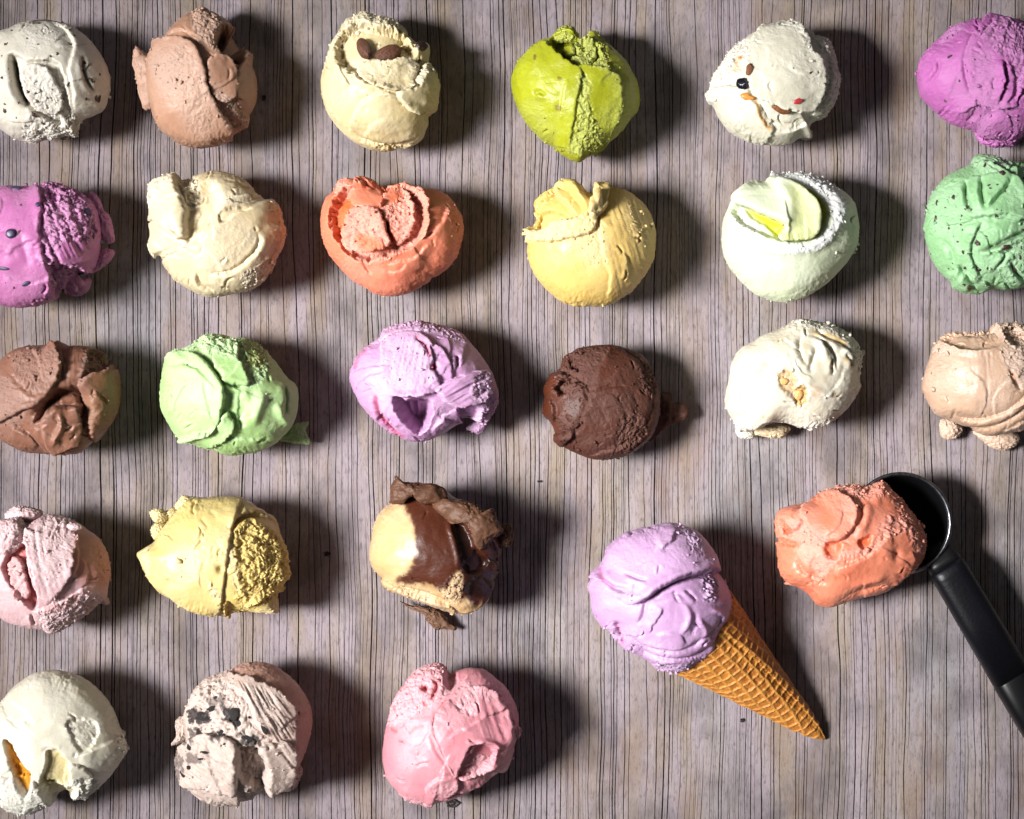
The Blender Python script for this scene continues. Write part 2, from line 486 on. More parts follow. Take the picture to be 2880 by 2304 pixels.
def plain(name, col, rough=0.5, metal=0.0, var=None, scale=400, bump=0.0, spec=0.5, coat=0.0):
    m, nt, b, N = newmat(name)
    o = N('ShaderNodeTexCoord').outputs['Object']
    n = noise(nt, o, scale, 4, 0.6)
    c = lin(col); v = lin(var) if var else tuple(x * 0.7 for x in c[:3]) + (1,)
    nt.links.new(mix(nt, ramp(nt, n, [(0.35, (0, 0, 0)), (0.65, (1, 1, 1))]), c, v), b.inputs['Base Color'])
    b.inputs['Roughness'].default_value = rough; b.inputs['Metallic'].default_value = metal
    b.inputs['Specular IOR Level'].default_value = spec; b.inputs['Coat Weight'].default_value = coat
    if bump:
        bp = N('ShaderNodeBump'); bp.inputs['Distance'].default_value = 0.0008; bp.inputs['Strength'].default_value = bump
        nt.links.new(n, bp.inputs['Height']); nt.links.new(bp.outputs[0], b.inputs['Normal'])
    return m

# ------------------------------------------------------------------ the weathered board
def wood_material():
    m, nt, b, N = newmat('weathered_wood')
    o = N('ShaderNodeTexCoord').outputs['Object']
    def stretched(sx, sy):
        mp = N('ShaderNodeMapping'); mp.inputs['Scale'].default_value = (sx, sy, 1); nt.links.new(o, mp.inputs['Vector']); return mp.outputs[0]
    broad = noise(nt, stretched(14, 5), 1, 4, 0.55)
    streak = noise(nt, stretched(70, 9), 1, 4, 0.6)
    fib = noise(nt, stretched(620, 150), 1, 4, 0.75)
    fleck = noise(nt, stretched(700, 230), 1, 3, 0.7)
    mauve = lin((149, 137, 142)); tan = lin((143, 128, 112)); cool = lin((138, 140, 144)); pale = lin((171, 160, 164)); dark = lin((66, 55, 53)); stain = lin((86, 79, 80))
    c = mix(nt, ramp(nt, streak, [(0.44, (0, 0, 0)), (0.66, (0.9, 0.9, 0.9))]), mauve, tan)
    c = mix(nt, ramp(nt, broad, [(0.54, (0, 0, 0)), (0.74, (0.7, 0.7, 0.7))]), c, cool)
    s2 = noise(nt, stretched(110, 12), 1, 3, 0.6)
    c = mix(nt, ramp(nt, s2, [(0.5, (0, 0, 0)), (0.78, (0.5, 0.5, 0.5))]), c, pale)
    c = mix(nt, ramp(nt, fib, [(0.28, (0.55, 0.55, 0.55)), (0.47, (0, 0, 0))]), c, dark)
    c = mix(nt, ramp(nt, fleck, [(0.28, (0.6, 0.6, 0.6)), (0.46, (0, 0, 0))]), c, dark)
    blot = noise(nt, stretched(32, 24), 1, 4, 0.6)
    c = mix(nt, ramp(nt, blot, [(0.34, (0.65, 0.65, 0.65)), (0.54, (0, 0, 0))]), c, stain)
    warm = noise(nt, stretched(40, 16), 1, 3, 0.6)
    c = mix(nt, ramp(nt, warm, [(0.52, (0, 0, 0)), (0.72, (0.55, 0.55, 0.55))]), c, lin((128, 104, 84)))
    nt.links.new(c, b.inputs['Base Color'])
    b.inputs['Roughness'].default_value = 0.82; b.inputs['Specular IOR Level'].default_value = 0.2
    h = mathn(nt, 'MULTIPLY_ADD', fib, 0.5, fleck)
    bp = N('ShaderNodeBump'); bp.inputs['Distance'].default_value = 0.0005; bp.inputs['Strength'].default_value = 0.6
    nt.links.new(h, bp.inputs['Height']); nt.links.new(bp.outputs[0], b.inputs['Normal'])
    return m

def make_board():
    rs = np.random.RandomState(3)
    X0, X1, Y0, Y1 = -0.36, 0.36, -0.29, 0.29
    xs = [X0 + 0.004]
    while xs[-1] < X1 - 0.006:
        xs.append(xs[-1] + rs.choice([0.0013, 0.0021, 0.0030, 0.0042, 0.0056, 0.0076], p=[.15, .23, .26, .19, .11, .06]) * rs.uniform(0.85, 1.15))
    xs = np.array(xs); ny = 150
    ys = np.linspace(Y0, Y1, ny)
    cols = []; deps = []
    def n1(y, f, sd): return perlin(np.stack([y * f, np.full_like(y, sd * 3.37), np.full_like(y, sd * 1.91)], 1), 2)
    gaps = np.diff(np.concatenate([[X0], xs, [X1]]))
    cl = lambda xx: xx + 0.0035 * perlin(np.stack([xx * 9, ys * 3.2, np.zeros(ny)], 1), 5) + 0.0019 * perlin(np.stack([xx * 24, ys * 12, np.zeros(ny)], 1), 6) + 0.0005 * perlin(np.stack([xx * 90, ys * 45, np.zeros(ny)], 1), 8)
    cur = []
    for k, x in enumerate(xs):
        g = min(gaps[k], gaps[k + 1])
        c = cl(np.full(ny, x)) + g * (0.22 * n1(ys, 14, k) + 0.07 * n1(ys, 60, k + 500))
        st = np.clip(0.47 + 0.95 * n1(ys, 6, k + 900) + 0.40 * n1(ys, 26, k + 1300) + rs.uniform(-0.45, 0.4), 0, 1.1)
        wd = (0.00009 + 0.00018 * st * rs.uniform(0.5, 1.3)) * sstep(0, 0.15, st) + 0.00001
        cur.append((c, st, wd))
    edgeL = np.full(ny, X0); edgeR = np.full(ny, X1)
    lv = lambda k: 0.00007 * n1(ys, 4, k + 2000) + 0.00006 * n1(ys, 18, k + 2600)
    hash_ = lambda k: (0.22 + 0.2 * ((k * 0.618) % 1), 0.58 + 0.24 * ((k * 0.381 + 0.3) % 1))
    cols.append(edgeL); deps.append(np.zeros(ny))
    prev = edgeL
    for k in range(len(cur) + 1):
        nxt = cur[k][0] - cur[k][2] if k < len(cur) else edgeR
        a = prev; base = lv(k)
        # the ridge between two cracks: gently crowned, with hairline splits
        hs = hash_(k)
        for j, t in enumerate((0.02, hs[0] - 0.03, hs[0], hs[0] + 0.03, hs[1] - 0.03, hs[1], hs[1] + 0.03, 0.98)):
            tt = t + (0.07 * n1(ys, 20, k * 7 + 3100 + (j > 3) * 900) if 0.1 < t < 0.9 else 0)
            x = a + (nxt - a) * tt
            crown = 0.00003 * (4 * t * (1 - t)) ** 0.5
            d = base + crown + 0.00005 * n1(ys, 90, k * 11 + j + 5000)
            if j in (2, 5): d = d - 0.0016 * np.clip(1.5 * n1(ys, 9, k * 3 + j + 4000) + 0.08, 0, 1)
            cols.append(x); deps.append(d)
        if k < len(cur):
            c, st, wd = cur[k]
            z = -0.0034 * np.minimum(1, st * 1.5)
            cols += [c - wd, c - wd * 0.3, c + wd * 0.3, c + wd]
            deps += [base * 0.5 - 0.0001 * st, z, z, base * 0.5 - 0.0001 * st]
            prev = c + wd
    cols.append(edgeR); deps.append(np.zeros(ny))
    Xc = np.maximum.accumulate(np.array(cols), 0); Zc = np.array(deps) - 0.0005
    nc = len(cols)
    V = np.stack([Xc.ravel(), np.tile(ys, nc), Zc.ravel()], 1)
    idx = np.arange(nc * ny).reshape(nc, ny)
    q = np.stack([idx[:-1, :-1], idx[1:, :-1], idx[1:, 1:], idx[:-1, 1:]], -1).reshape(-1, 4)
    # skirt to give the board its thickness
    rim = np.concatenate([idx[:, 0], idx[-1, 1:], idx[-2::-1, -1], idx[0, -2:0:-1]])
    lowv = V[rim].copy(); lowv[:, 2] = -0.028
    li = np.arange(len(rim)) + len(V)
    sk = np.stack([np.roll(rim, -1), rim, li, np.roll(li, -1)], 1)
    V = np.vstack([V, lowv])
    z0 = np.zeros(len(V))
    me = build_mesh('board', [(V, np.vstack([q, sk]), np.zeros((0, 3), int), z0, np.stack([z0, z0], 1))], smooth=False)
    o = bpy.data.objects.new('wooden_tabletop', me); COL.objects.link(o)
    me.materials.append(wood_material())
    o['kind'] = 'structure'; o['label'] = 'weathered grey mauve wooden tabletop with dark cracks running along the grain'
    return o
board = make_board()

# ------------------------------------------------------------------ inclusions
def small_mesh(name, mat, kind, seed=0):
    bm = bmesh.new()
    if kind in ('chip', 'nut', 'fruit'):
        bmesh.ops.create_icosphere(bm, subdivisions=2, radius=1.0)
    else:
        bmesh.ops.create_icosphere(bm, subdivisions=3, radius=1.0)
    co = np.array([v.co[:] for v in bm.verts])
    if kind == 'chip': f = 0.85 + 0.6 * perlin(co * 1.5, seed) + 0.5 * perlin(co * 3.1, seed + 1)
    elif kind == 'nut': f = 1 + 0.3 * perlin(co * 2.0, seed) - 0.3 * np.abs(perlin(co * 3.0, seed + 1))
    elif kind == 'fruit': f = 0.9 + 0.55 * perlin(co * 1.5, seed) + 0.3 * perlin(co * 3.2, seed + 1)
    elif kind == 'raisin': f = 1 - 0.5 * np.abs(perlin(co * 3.1, seed)) + 0.15 * perlin(co * 1.4, seed + 2)
    elif kind == 'almond':
        f = (1 - 0.25 * np.clip(co[:, 0], 0, 1) ** 2 * (np.abs(co[:, 1]) > 0)) * (1 + 0.05 * perlin(np.stack([co[:, 0] * 1.0, co[:, 1] * 9, co[:, 2] * 9], 1), seed))
    else: f = 1 + 0.03 * perlin(co * 3, seed)
    for v, s in zip(bm.verts, f):
        v.co *= float(s)
        if kind == 'berry' and v.co.z > 0.86: v.co.z -= 0.16
    me = bpy.data.meshes.new(name); bm.to_mesh(me); bm.free()
    me.polygons.foreach_set('use_smooth', np.ones(len(me.polygons), bool) if kind not in ('chip',) else np.zeros(len(me.polygons), bool))
    me.materials.append(mat)
    return me

M_CHIP = plain('dark_chocolate_chip', (74, 50, 38), 0.45, var=(42, 27, 20), scale=3.5)
M_ALM = plain('roasted_almond_skin', (122, 72, 44), 0.5, var=(62, 34, 22), bump=1.0, scale=6)
M_RAI = plain('raisin_skin', (52, 26, 18), 0.35, var=(30, 14, 12), bump=0.6, scale=3.5)
M_CUR = plain('blackcurrant_skin', (24, 22, 36), 0.2, var=(12, 12, 22), bump=0.3, scale=3.5)
M_PEEL = plain('candied_orange_peel', (228, 150, 60), 0.42, var=(214, 126, 40), scale=3.5)
M_NUT = plain('walnut_piece', (150, 92, 48), 0.45, var=(104, 60, 30), bump=0.8, scale=4)
M_RED = plain('candied_cherry', (196, 60, 58), 0.42, var=(168, 40, 44), scale=3.5)
M_BLU = plain('blueberry_skin', (66, 56, 92), 0.45, var=(44, 36, 66), scale=3.5)
M_COOK = plain('chocolate_cookie_crumb', (38, 28, 28), 0.7, var=(20, 15, 15), bump=1.0, scale=5)
M_CAR = plain('caramel_crunch', (224, 160, 84), 0.4, var=(240, 196, 130), bump=0.8, scale=3.5)
SM = {
    'chocolate_chip': [small_mesh('chip_%s' % 'abc'[k], M_CHIP, 'chip', k) for k in range(3)],
    'almond': [small_mesh('almond', M_ALM, 'almond', 4)],
    'raisin': [small_mesh('raisin', M_RAI, 'raisin', 5)],
    'blackcurrant': [small_mesh('blackcurrant', M_CUR, 'raisin', 6)],
    'orange_peel': [small_mesh('orange_peel', M_PEEL, 'fruit', 7)],
    'walnut_piece': [small_mesh('walnut_piece', M_NUT, 'nut', 8)],
    'candied_cherry': [small_mesh('candied_cherry', M_RED, 'fruit', 9)],
    'blueberry': [small_mesh('blueberry', M_BLU, 'berry', 10)],
    'cookie_crumb': [small_mesh('cookie_%s' % 'abc'[k], M_COOK, 'nut', 20 + k) for k in range(3)],
    'caramel_piece': [small_mesh('caramel_piece', M_CAR, 'nut', 14)],
}

GROUP = 'single scoops of ice cream on the wooden table'
_inc_rng = random.Random(5)
def scoop(zm, label, outline, centre, mat, marks, seed, n=216, lumps=(), inc=(), z_off=0.0, squash=0.86, group=GROUP, ncrumb=130, chips=0, **kw):
    V, q, t, ro, pg, W0, Rm = blob(zm, outline, centre, n, marks, seed, squash=squash, **kw)
    parts = [(V, q, t, ro, pg)]
    cr = crumbs(V, ro, ncrumb, seed, Rm)
    if cr is not None: parts.append(cr[:4] + (pg[cr[4]].repeat(len(_ico[0]), 0),))
    for j, lp in enumerate(lumps):
        poly = np.array(lp['poly'], float); cc = poly.mean(0)
        hz = lp['hz'] * Rm
        v2, q2, t2, r2, p2, w2, rm2 = blob(zm, lp['poly'], cc, 56, [G([(cc[0] - 999, cc[1] - 999), (cc[0] + 999, cc[1] - 999), (cc[0] + 999, cc[1] + 999), (cc[0] - 999, cc[1] + 999)], lp['ro'] * 5, 4.5)],
                                         seed + 40 + j, zc=lp['z'] * Rm, hz=hz, base_amp=0.12, foot=0.55, auto=0)
        v2[:, 2] += (v2[:, 0] * lp['tilt'][0] + v2[:, 1] * lp['tilt'][1])
        v2[:, :2] += w2 - W0
        p2[:, 0] = lp['pig']
        parts.append((v2, q2, t2, np.clip(r2 * 0.8, 0, 1), p2))
    me = build_mesh('ice_cream', parts)
    o = bpy.data.objects.new('ice_cream_scoop', me); COL.objects.link(o)
    o.location = (W0[0], W0[1], z_off)
    me.materials.append(mat)
    o['label'] = label; o['category'] = 'ice cream scoop'
    if group: o['group'] = group
    inc = list(inc); cq = np.array(centre, float); rq = Rm / (zm.k * K)
    for _ in range(chips):
        t_ = _inc_rng.uniform(0, 6.283); r_ = rq * 0.92 * math.sqrt(_inc_rng.random()); s_ = rq / 450 * _inc_rng.choice([6, 8, 8, 11, 15])
        inc.append(('chocolate_chip', cq[0] + r_ * math.cos(t_), cq[1] + r_ * math.sin(t_), s_ * _inc_rng.uniform(0.8, 2.2), s_, _inc_rng.uniform(-1.5, 1.5), 0.4))
    for it in inc:
        name, ix, iy, rx, ry, rot = it[:6]
        sink = it[6] if len(it) > 6 else 0.35
        p = zm.world([(ix, iy)], Rm * 1.2)[0] - W0
        d2 = (V[:, 0] - p[0]) ** 2 + (V[:, 1] - p[1]) ** 2 + (V[:, 2] < 0.6 * Rm) * 1e-4
        near = np.argsort(d2)[:9]
        pt = V[near].mean(0)
        nrm = Vector((pt[0], pt[1], pt[2] - 0.75 * squash * Rm)); nrm.z += 0.6 * Rm; nrm.normalize()
        kz = zm.k * K
        c = bpy.data.objects.new(name, SM[name][_inc_rng.randrange(len(SM[name]))]); COL.objects.link(c)
        if name in ('chocolate_chip', 'cookie_crumb', 'orange_peel', 'candied_cherry'): rx, ry, sink = rx * 0.86, ry * 0.86, max(sink, 0.42)
        if name == 'almond': sink = -0.2
        rz = min(rx, ry) * 1.25 * 0.75 if name == 'almond' else min(rx, ry) * (0.75 if name not in ('chocolate_chip', 'cookie_crumb') else 0.5)
        M = Matrix.Rotation(-rot, 4, 'Z')
        qn = Vector((0, 0, 1)).rotation_difference(nrm).to_matrix().to_4x4()
        M = qn @ M
        c.matrix_world = Matrix.Translation(Vector(pt) + nrm * (rz * kz * (0.5 - sink))) @ M @ Matrix.Diagonal((rx * kz, ry * kz, rz * kz, 1))
        c.parent = o
    return o

# ------------------------------------------------------------------ top row
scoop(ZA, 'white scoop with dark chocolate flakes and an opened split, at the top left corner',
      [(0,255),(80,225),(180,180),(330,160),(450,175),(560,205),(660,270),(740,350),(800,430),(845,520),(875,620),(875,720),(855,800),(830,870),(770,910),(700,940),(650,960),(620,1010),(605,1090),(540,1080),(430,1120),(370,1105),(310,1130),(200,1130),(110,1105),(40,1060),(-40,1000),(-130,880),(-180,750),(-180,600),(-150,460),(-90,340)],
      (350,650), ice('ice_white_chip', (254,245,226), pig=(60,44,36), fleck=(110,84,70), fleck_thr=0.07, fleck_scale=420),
      [P([(140,470),(210,490),(280,530),(420,520),(520,550),(565,680),(590,850),(600,960),(500,1010),(380,960),(270,880),(195,760),(150,620)], 0.14, 14),
       L([(235,610),(320,560),(430,590),(500,700),(545,840),(490,940),(350,910),(265,800)], 0.12, 12, ro=0.3),
       G([(240,610),(430,560),(560,650),(590,860),(470,940),(300,850)], 0.05, 9),
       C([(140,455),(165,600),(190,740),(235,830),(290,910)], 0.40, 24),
       F([(400,190),(520,240),(590,320),(625,420),(600,600),(630,780),(620,940)], 0.06, 90, -1),
       G([(270,970),(480,940),(640,950),(620,1110),(400,1130),(200,1150)], 0.09, 8),
       C([(700,480),(705,590),(740,690),(780,760)], 0.06, 16), QL([(690,470),(705,590),(745,690),(785,770)], 14, 0.9),
       QL([(150,490),(168,610),(195,740),(240,840),(285,905)], 15, 1.0),  # dark pigment along the slit: painted shade, so the recess reads dark
       QL([(250,195),(330,185),(450,180),(570,200)], 13, 0.9),
       F([(80,960),(200,1000),(330,985)], 0.05, 50, -1)],
      1, chips=26, inc=[('chocolate_chip',570,365,22,14,0.4),('chocolate_chip',485,455,14,18,0),('chocolate_chip',435,475,13,12,1),('chocolate_chip',770,790,32,24,0.8),('chocolate_chip',740,640,40,18,1.2),
              ('chocolate_chip',300,190,45,16,0),('chocolate_chip',500,185,55,13,0.2),('chocolate_chip',320,765,20,16,0),('chocolate_chip',262,760,17,20,0),('chocolate_chip',60,895,20,30,0),
              ('chocolate_chip',50,640,20,16,0),('chocolate_chip',570,690,14,30,0.3),('chocolate_chip',290,930,50,22,0.6),('chocolate_chip',790,420,16,34,-0.4),('chocolate_chip',800,600,13,16,0),('chocolate_chip',100,250,14,12,0),
              ('chocolate_chip',240,325,12,10,0),('chocolate_chip',690,510,28,14,1.0),('chocolate_chip',700,800,16,18,0),('chocolate_chip',600,295,14,18,0)])

scoop(ZA, 'tan brown scoop with a folded front lobe and a dark hole at its upper right',
      [(1600,65),(1690,95),(1780,140),(1850,205),(1920,310),(1970,410),(2010,520),(2040,620),(2050,720),(2035,830),(1990,920),(1975,1005),(1920,1030),(1870,1080),(1780,1130),(1680,1160),(1560,1165),(1460,1140),(1370,1085),(1300,1030),(1255,950),(1235,870),(1215,780),(1200,650),(1205,520),(1240,395),(1275,350),(1340,260),(1420,170),(1490,115),(1545,100)],
      (1610,650), ice('ice_tan_chocolate', (214,166,136), var=(204,150,120)),
      [L([(1130,480),(1230,400),(1400,365),(1520,380),(1610,450),(1660,580),(1700,760),(1780,920),(1850,1030),(1760,1230),(1500,1260),(1220,1120),(1080,900),(1080,650)], 0.15, 13, rag=6),
       P([(1785,230),(1870,245),(1930,320),(1965,440),(1930,530),(1850,490),(1790,430),(1745,330)], 0.75, 15),
       R([(1850,200),(1950,290),(2000,420),(1985,530)], 0.10, 26),
       G([(1560,50),(1700,100),(1790,220),(1745,330),(1790,450),(1650,390),(1560,250)], 0.07, 9),
       G([(1450,480),(1570,480),(1690,700),(1740,1000),(1620,1110),(1500,950)], 0.030, 14, 120),
       G([(1320,460),(1500,440),(1450,800),(1300,800)], 0.010, 16, 150),
       L([(1690,545),(1760,490),(1860,515),(1905,640),(1880,800),(1760,830),(1700,700)], 0.09, 16),
       G([(1740,780),(1900,830),(2000,960),(1900,1060),(1800,980)], 0.07, 9),
       F([(1970,420),(1930,560),(1900,700),(1920,880)], 0.06, 60, -1),
       F([(1340,300),(1480,270),(1560,330),(1650,430)], 0.05, 60, -1),
       C([(1470,230),(1540,300),(1640,360)], 0.035, 12)],
      2, lumps=[lump([(1260,385),(1180,425),(1130,395),(1078,382),(1060,510),(1085,590),(1095,700),(1125,800),(1155,878),(1230,870),(1300,800),(1320,550)], 0.85, 0.30, 0.03)])

scoop(ZB, 'pale cream scoop with two brown almonds in its open hollow, third in the top row',
      [(340,75),(430,95),(510,105),(570,150),(630,220),(680,265),(735,262),(752,300),(750,390),(775,440),(800,510),(800,590),(785,660),(750,690),(740,760),(700,850),(640,890),(560,905),(480,915),(400,905),(310,870),(240,820),(170,750),(120,660),(95,560),(95,470),(115,400),(140,310),(155,260),(200,190),(240,130)],
      (440,510), ice('ice_pale_cream', (254,235,186), var=(251,226,164), gloss=0.46),
      [P([(190,290),(240,200),(330,150),(430,180),(560,210),(640,290),(690,370),(690,470),(640,550),(540,560),(440,545),(340,490),(250,430),(200,370)], 0.30, 26, rag=10),
       L([(325,450),(420,395),(520,400),(620,380),(690,420),(660,520),(620,560),(500,560),(400,525)], 0.22, 13),
       G([(220,120),(360,70),(560,110),(620,200),(430,170),(260,200)], 0.05, 8),
       R([(170,420),(250,455),(330,510),(440,560),(560,570),(640,550)], 0.05, 24, 8),
       F([(590,600),(480,595),(400,620),(330,680),(285,760),(275,830)], 0.07, 70, -1),
       C([(275,800),(330,840),(400,870),(520,895),(640,875),(700,830)], 0.07, 11),
       L([(640,545),(690,470),(730,410),(790,480),(830,600),(780,670),(655,690),(600,650),(570,600)], 0.10, 10, rag=10, ro=0.3),
       F([(200,350),(230,450),(290,560)], 0.06, 50, 1),
       C([(700,400),(680,480),(640,545)], 0.06, 12),
       T([(200,120),(460,100),(450,170),(250,240)], 1.3, 0.02, 22),
       B((460,750),140,110,0,0.05),
       G([(120,300),(200,200),(230,260),(160,420)], 0.04, 9), C([(640,200),(600,250),(560,280)], 0.04, 10)],
      3, inc=[('almond',505,345,98,52,-0.40,-0.05),('almond',364,318,82,42,1.15,-0.05),('raisin',700,285,45,32,-0.3)])

scoop(ZB, 'lime green scoop with a ragged cavity at its top edge, fourth in the top row',
      [(1550,170),(1600,165),(1640,200),(1665,235),(1700,240),(1720,200),(1760,190),(1800,240),(1860,290),(1920,350),(1970,420),(2010,500),(2025,590),(2015,670),(1970,730),(1920,790),(1860,850),(1790,905),(1740,935),(1700,960),(1650,985),(1580,960),(1530,925),(1500,885),(1440,850),(1380,790),(1320,710),(1275,620),(1252,530),(1255,460),(1290,380),(1350,300),(1420,240),(1480,220),(1510,190)],
      (1640,580), ice('ice_lime', (196,202,34), var=(186,190,26), pig=(120,84,30), gloss=0.38, fleck=(130,96,30), fleck_thr=0.05, fleck_scale=170),
      [P([(1480,280),(1540,205),(1640,215),(1670,260),(1760,290),(1780,360),(1720,410),(1640,420),(1560,380),(1520,330)], 0.38, 14, rag=10),
       L([(1640,260),(1710,265),(1750,310),(1740,390),(1660,420),(1610,380),(1645,330)], 0.20, 9, rag=10, ro=0.3),
       L([(1540,310),(1590,270),(1630,290),(1600,340)], 0.12, 9, rag=8),
       G([(1620,240),(1760,260),(1830,330),(1810,460),(1700,430),(1610,390)], 0.07, 9),
       L([(1480,290),(1540,300),(1520,350),(1640,420),(1700,430),(1800,450),(1900,560),(1800,900),(1500,900),(1280,700),(1200,500),(1400,280)], 0.05, 9, rag=9),
       F([(1650,420),(1665,520),(1635,640),(1620,760),(1600,900)], 0.045, 70, 1),
       G([(1650,490),(1720,540),(1710,640),(1750,760),(1830,890),(1740,930),(1590,930),(1640,740)], 0.075, 10, 40),
       G([(1780,380),(1920,480),(1930,700),(1830,830),(1760,720),(1850,600)], 0.020, 16, 80),
       C([(1380,600),(1420,582),(1465,612)], 0.05, 12), R([(1390,620),(1430,610),(1460,640)], 0.02, 14),
       F([(1740,370),(1830,430),(1890,540),(1890,690),(1830,840)], 0.05, 60, 1),
       F([(1500,880),(1580,900),(1690,950)], 0.05, 40, -1),
       Q([(1390,360),(1405,365),(1402,395),(1388,390)], 0.8, 4, 3), Q([(1525,500),(1550,505),(1548,525),(1530,522)], 0.6, 4, 3), Q([(1515,665),(1550,670),(1548,695),(1520,690)], 0.6, 4, 3)],
      4, auto=0.6, lumps=[lump([(1550,165),(1610,165),(1650,210),(1640,260),(1560,260),(1500,270),(1490,240)], 0.95, 0.16, 0.07), lump([(1710,205),(1765,190),(1800,240),(1860,300),(1830,345),(1760,300),(1700,270)], 1.0, 0.18, 0.07)])

scoop(ZC, 'cream white scoop dotted with candied fruit and a blackcurrant, fifth in the top row',
      [(560,170),(640,165),(710,175),(760,190),(800,240),(880,255),(910,300),(930,380),(950,450),(970,520),(950,590),(940,650),(900,710),(850,760),(790,790),(770,830),(780,890),(720,885),(640,930),(540,940),(440,925),(340,895),(250,840),(190,760),(158,690),(126,650),(128,600),(136,540),(170,470),(220,400),(260,330),(330,270),(400,215),(480,185)],
      (550,560), ice('ice_cream_fruit', (254,247,222), var=(250,243,218), pig=(238,176,80)),
      [L([(420,270),(480,190),(560,150),(690,230),(740,360),(800,440),(825,560),(800,660),(740,730),(640,730),(500,690),(400,625),(360,500),(370,370)], 0.13, 12, rag=8),
       F([(390,650),(450,780),(530,850),(650,845),(760,780),(850,640)], 0.05, 80, 1),
       C([(420,690),(500,800),(620,820),(740,780)], 0.03, 12),
       G([(740,220),(880,250),(990,500),(900,730),(810,800),(830,640),(870,480),(810,350)], 0.085, 8),
       G([(540,150),(720,160),(750,260),(720,380),(660,250),(560,230)], 0.06, 9),
       G([(90,600),(180,430),(330,260),(390,320),(280,500),(190,660)], 0.07, 8),
       G([(640,240),(740,300),(780,440),(700,420)], 0.02, 15, 60),
       F([(830,290),(880,400),(890,560),(830,720)], 0.07, 40, -1),
       L([(160,580),(330,600),(390,680),(520,850),(400,950),(150,850),(60,660)], 0.05, 12, rag=9),
       QL([(320,620),(390,660),(430,750),(470,810),(520,850)], 9, 0.9), QL([(300,380),(290,450),(270,500)], 16, 0.45)],
      5, lumps=[lump([(700,870),(780,840),(785,895),(730,900)], 0.35, 0.12, 0.08), lump([(100,610),(140,580),(170,640),(130,680)], 0.7, 0.1, 0.08)],
      inc=[('blackcurrant',335,562,48,42,0.2,0.15),('orange_peel',350,640,50,26,0.2),('walnut_piece',565,710,78,36,0.55,0.15),('candied_cherry',680,675,38,24,-0.4),('walnut_piece',370,475,26,44,0.2,0.35),('orange_peel',320,385,18,14,0),('chocolate_chip',762,492,18,9,-0.6),('chocolate_chip',733,722,12,10,0)])

scoop(ZC, 'magenta purple scoop cropped by the right edge, last in the top row',
      [(1900,110),(1960,105),(2060,125),(2160,165),(2270,230),(2360,330),(2410,450),(2420,580),(2390,700),(2300,770),(2220,820),(2160,870),(2090,900),(2000,900),(1940,900),(1880,880),(1840,845),(1780,830),(1700,805),(1620,750),(1550,690),(1490,620),(1465,540),(1468,450),(1500,360),(1560,290),(1640,220),(1700,170),(1800,130)],
      (1950,520), ice('ice_magenta', (224,114,204), var=(214,102,192), gloss=0.5, pig=(110,40,90), fleck=(120,40,100), fleck_thr=0.07, fleck_scale=250),
      [L([(1810,240),(1750,340),(1730,440),(1750,560),(1790,650),(1890,715),(2050,720),(2300,700),(2500,500),(2300,150),(1960,90)], 0.055, 10, rag=8),
       C([(1815,180),(1770,310),(1733,430),(1748,560),(1800,650),(1895,712)], 0.06, 13),
       G([(1850,230),(2000,150),(2250,180),(2250,400),(2000,430),(1900,360)], 0.06, 9),
       G([(1760,430),(1900,380),(1920,560),(1880,680),(1800,620)], 0.035, 11),
       G([(2020,440),(2160,430),(2100,560),(2030,600)], 0.06, 9),
       F([(1950,420),(1968,560),(1935,690)], 0.07, 40, 1, 8), C([(1965,430),(1975,560),(1940,690)], 0.10, 8, 8), F([(1990,440),(2030,560),(1985,710)], 0.06, 40, 1, 8), F([(2130,410),(2065,560),(2040,690)], 0.06, 50, -1, 8), C([(2220,530),(2090,620),(2050,715)], 0.08, 9, 8),
       C([(1820,170),(1830,230),(1842,255)], 0.06, 10), C([(1850,255),(1890,200),(1945,150)], 0.06, 10), C([(1580,400),(1570,480),(1520,560)], 0.05, 9),
       B((1790,770),45,30,0,-0.08), B((1900,760),40,30,0,-0.07), F([(1690,770),(1820,700),(1950,720),(2090,700)], 0.05, 50, -1),
       F([(1560,290),(1500,400),(1480,520),(1500,640)], 0.04, 40, -1),
       G([(1640,160),(1760,150),(1720,220),(1600,300)], 0.05, 9)],
      6, auto=1.4, lo_ro=0.006, lumps=[lump([(1840,850),(1920,790),(2000,800),(2130,770),(2170,840),(2100,930),(2030,950),(1940,945),(1880,920)], 0.5, 0.3, 0.05)],
      inc=[('chocolate_chip',1660,380,24,12,-0.5),('chocolate_chip',1640,655,12,14,0),('chocolate_chip',1720,540,10,12,0),('chocolate_chip',1570,655,10,12,0.3)])

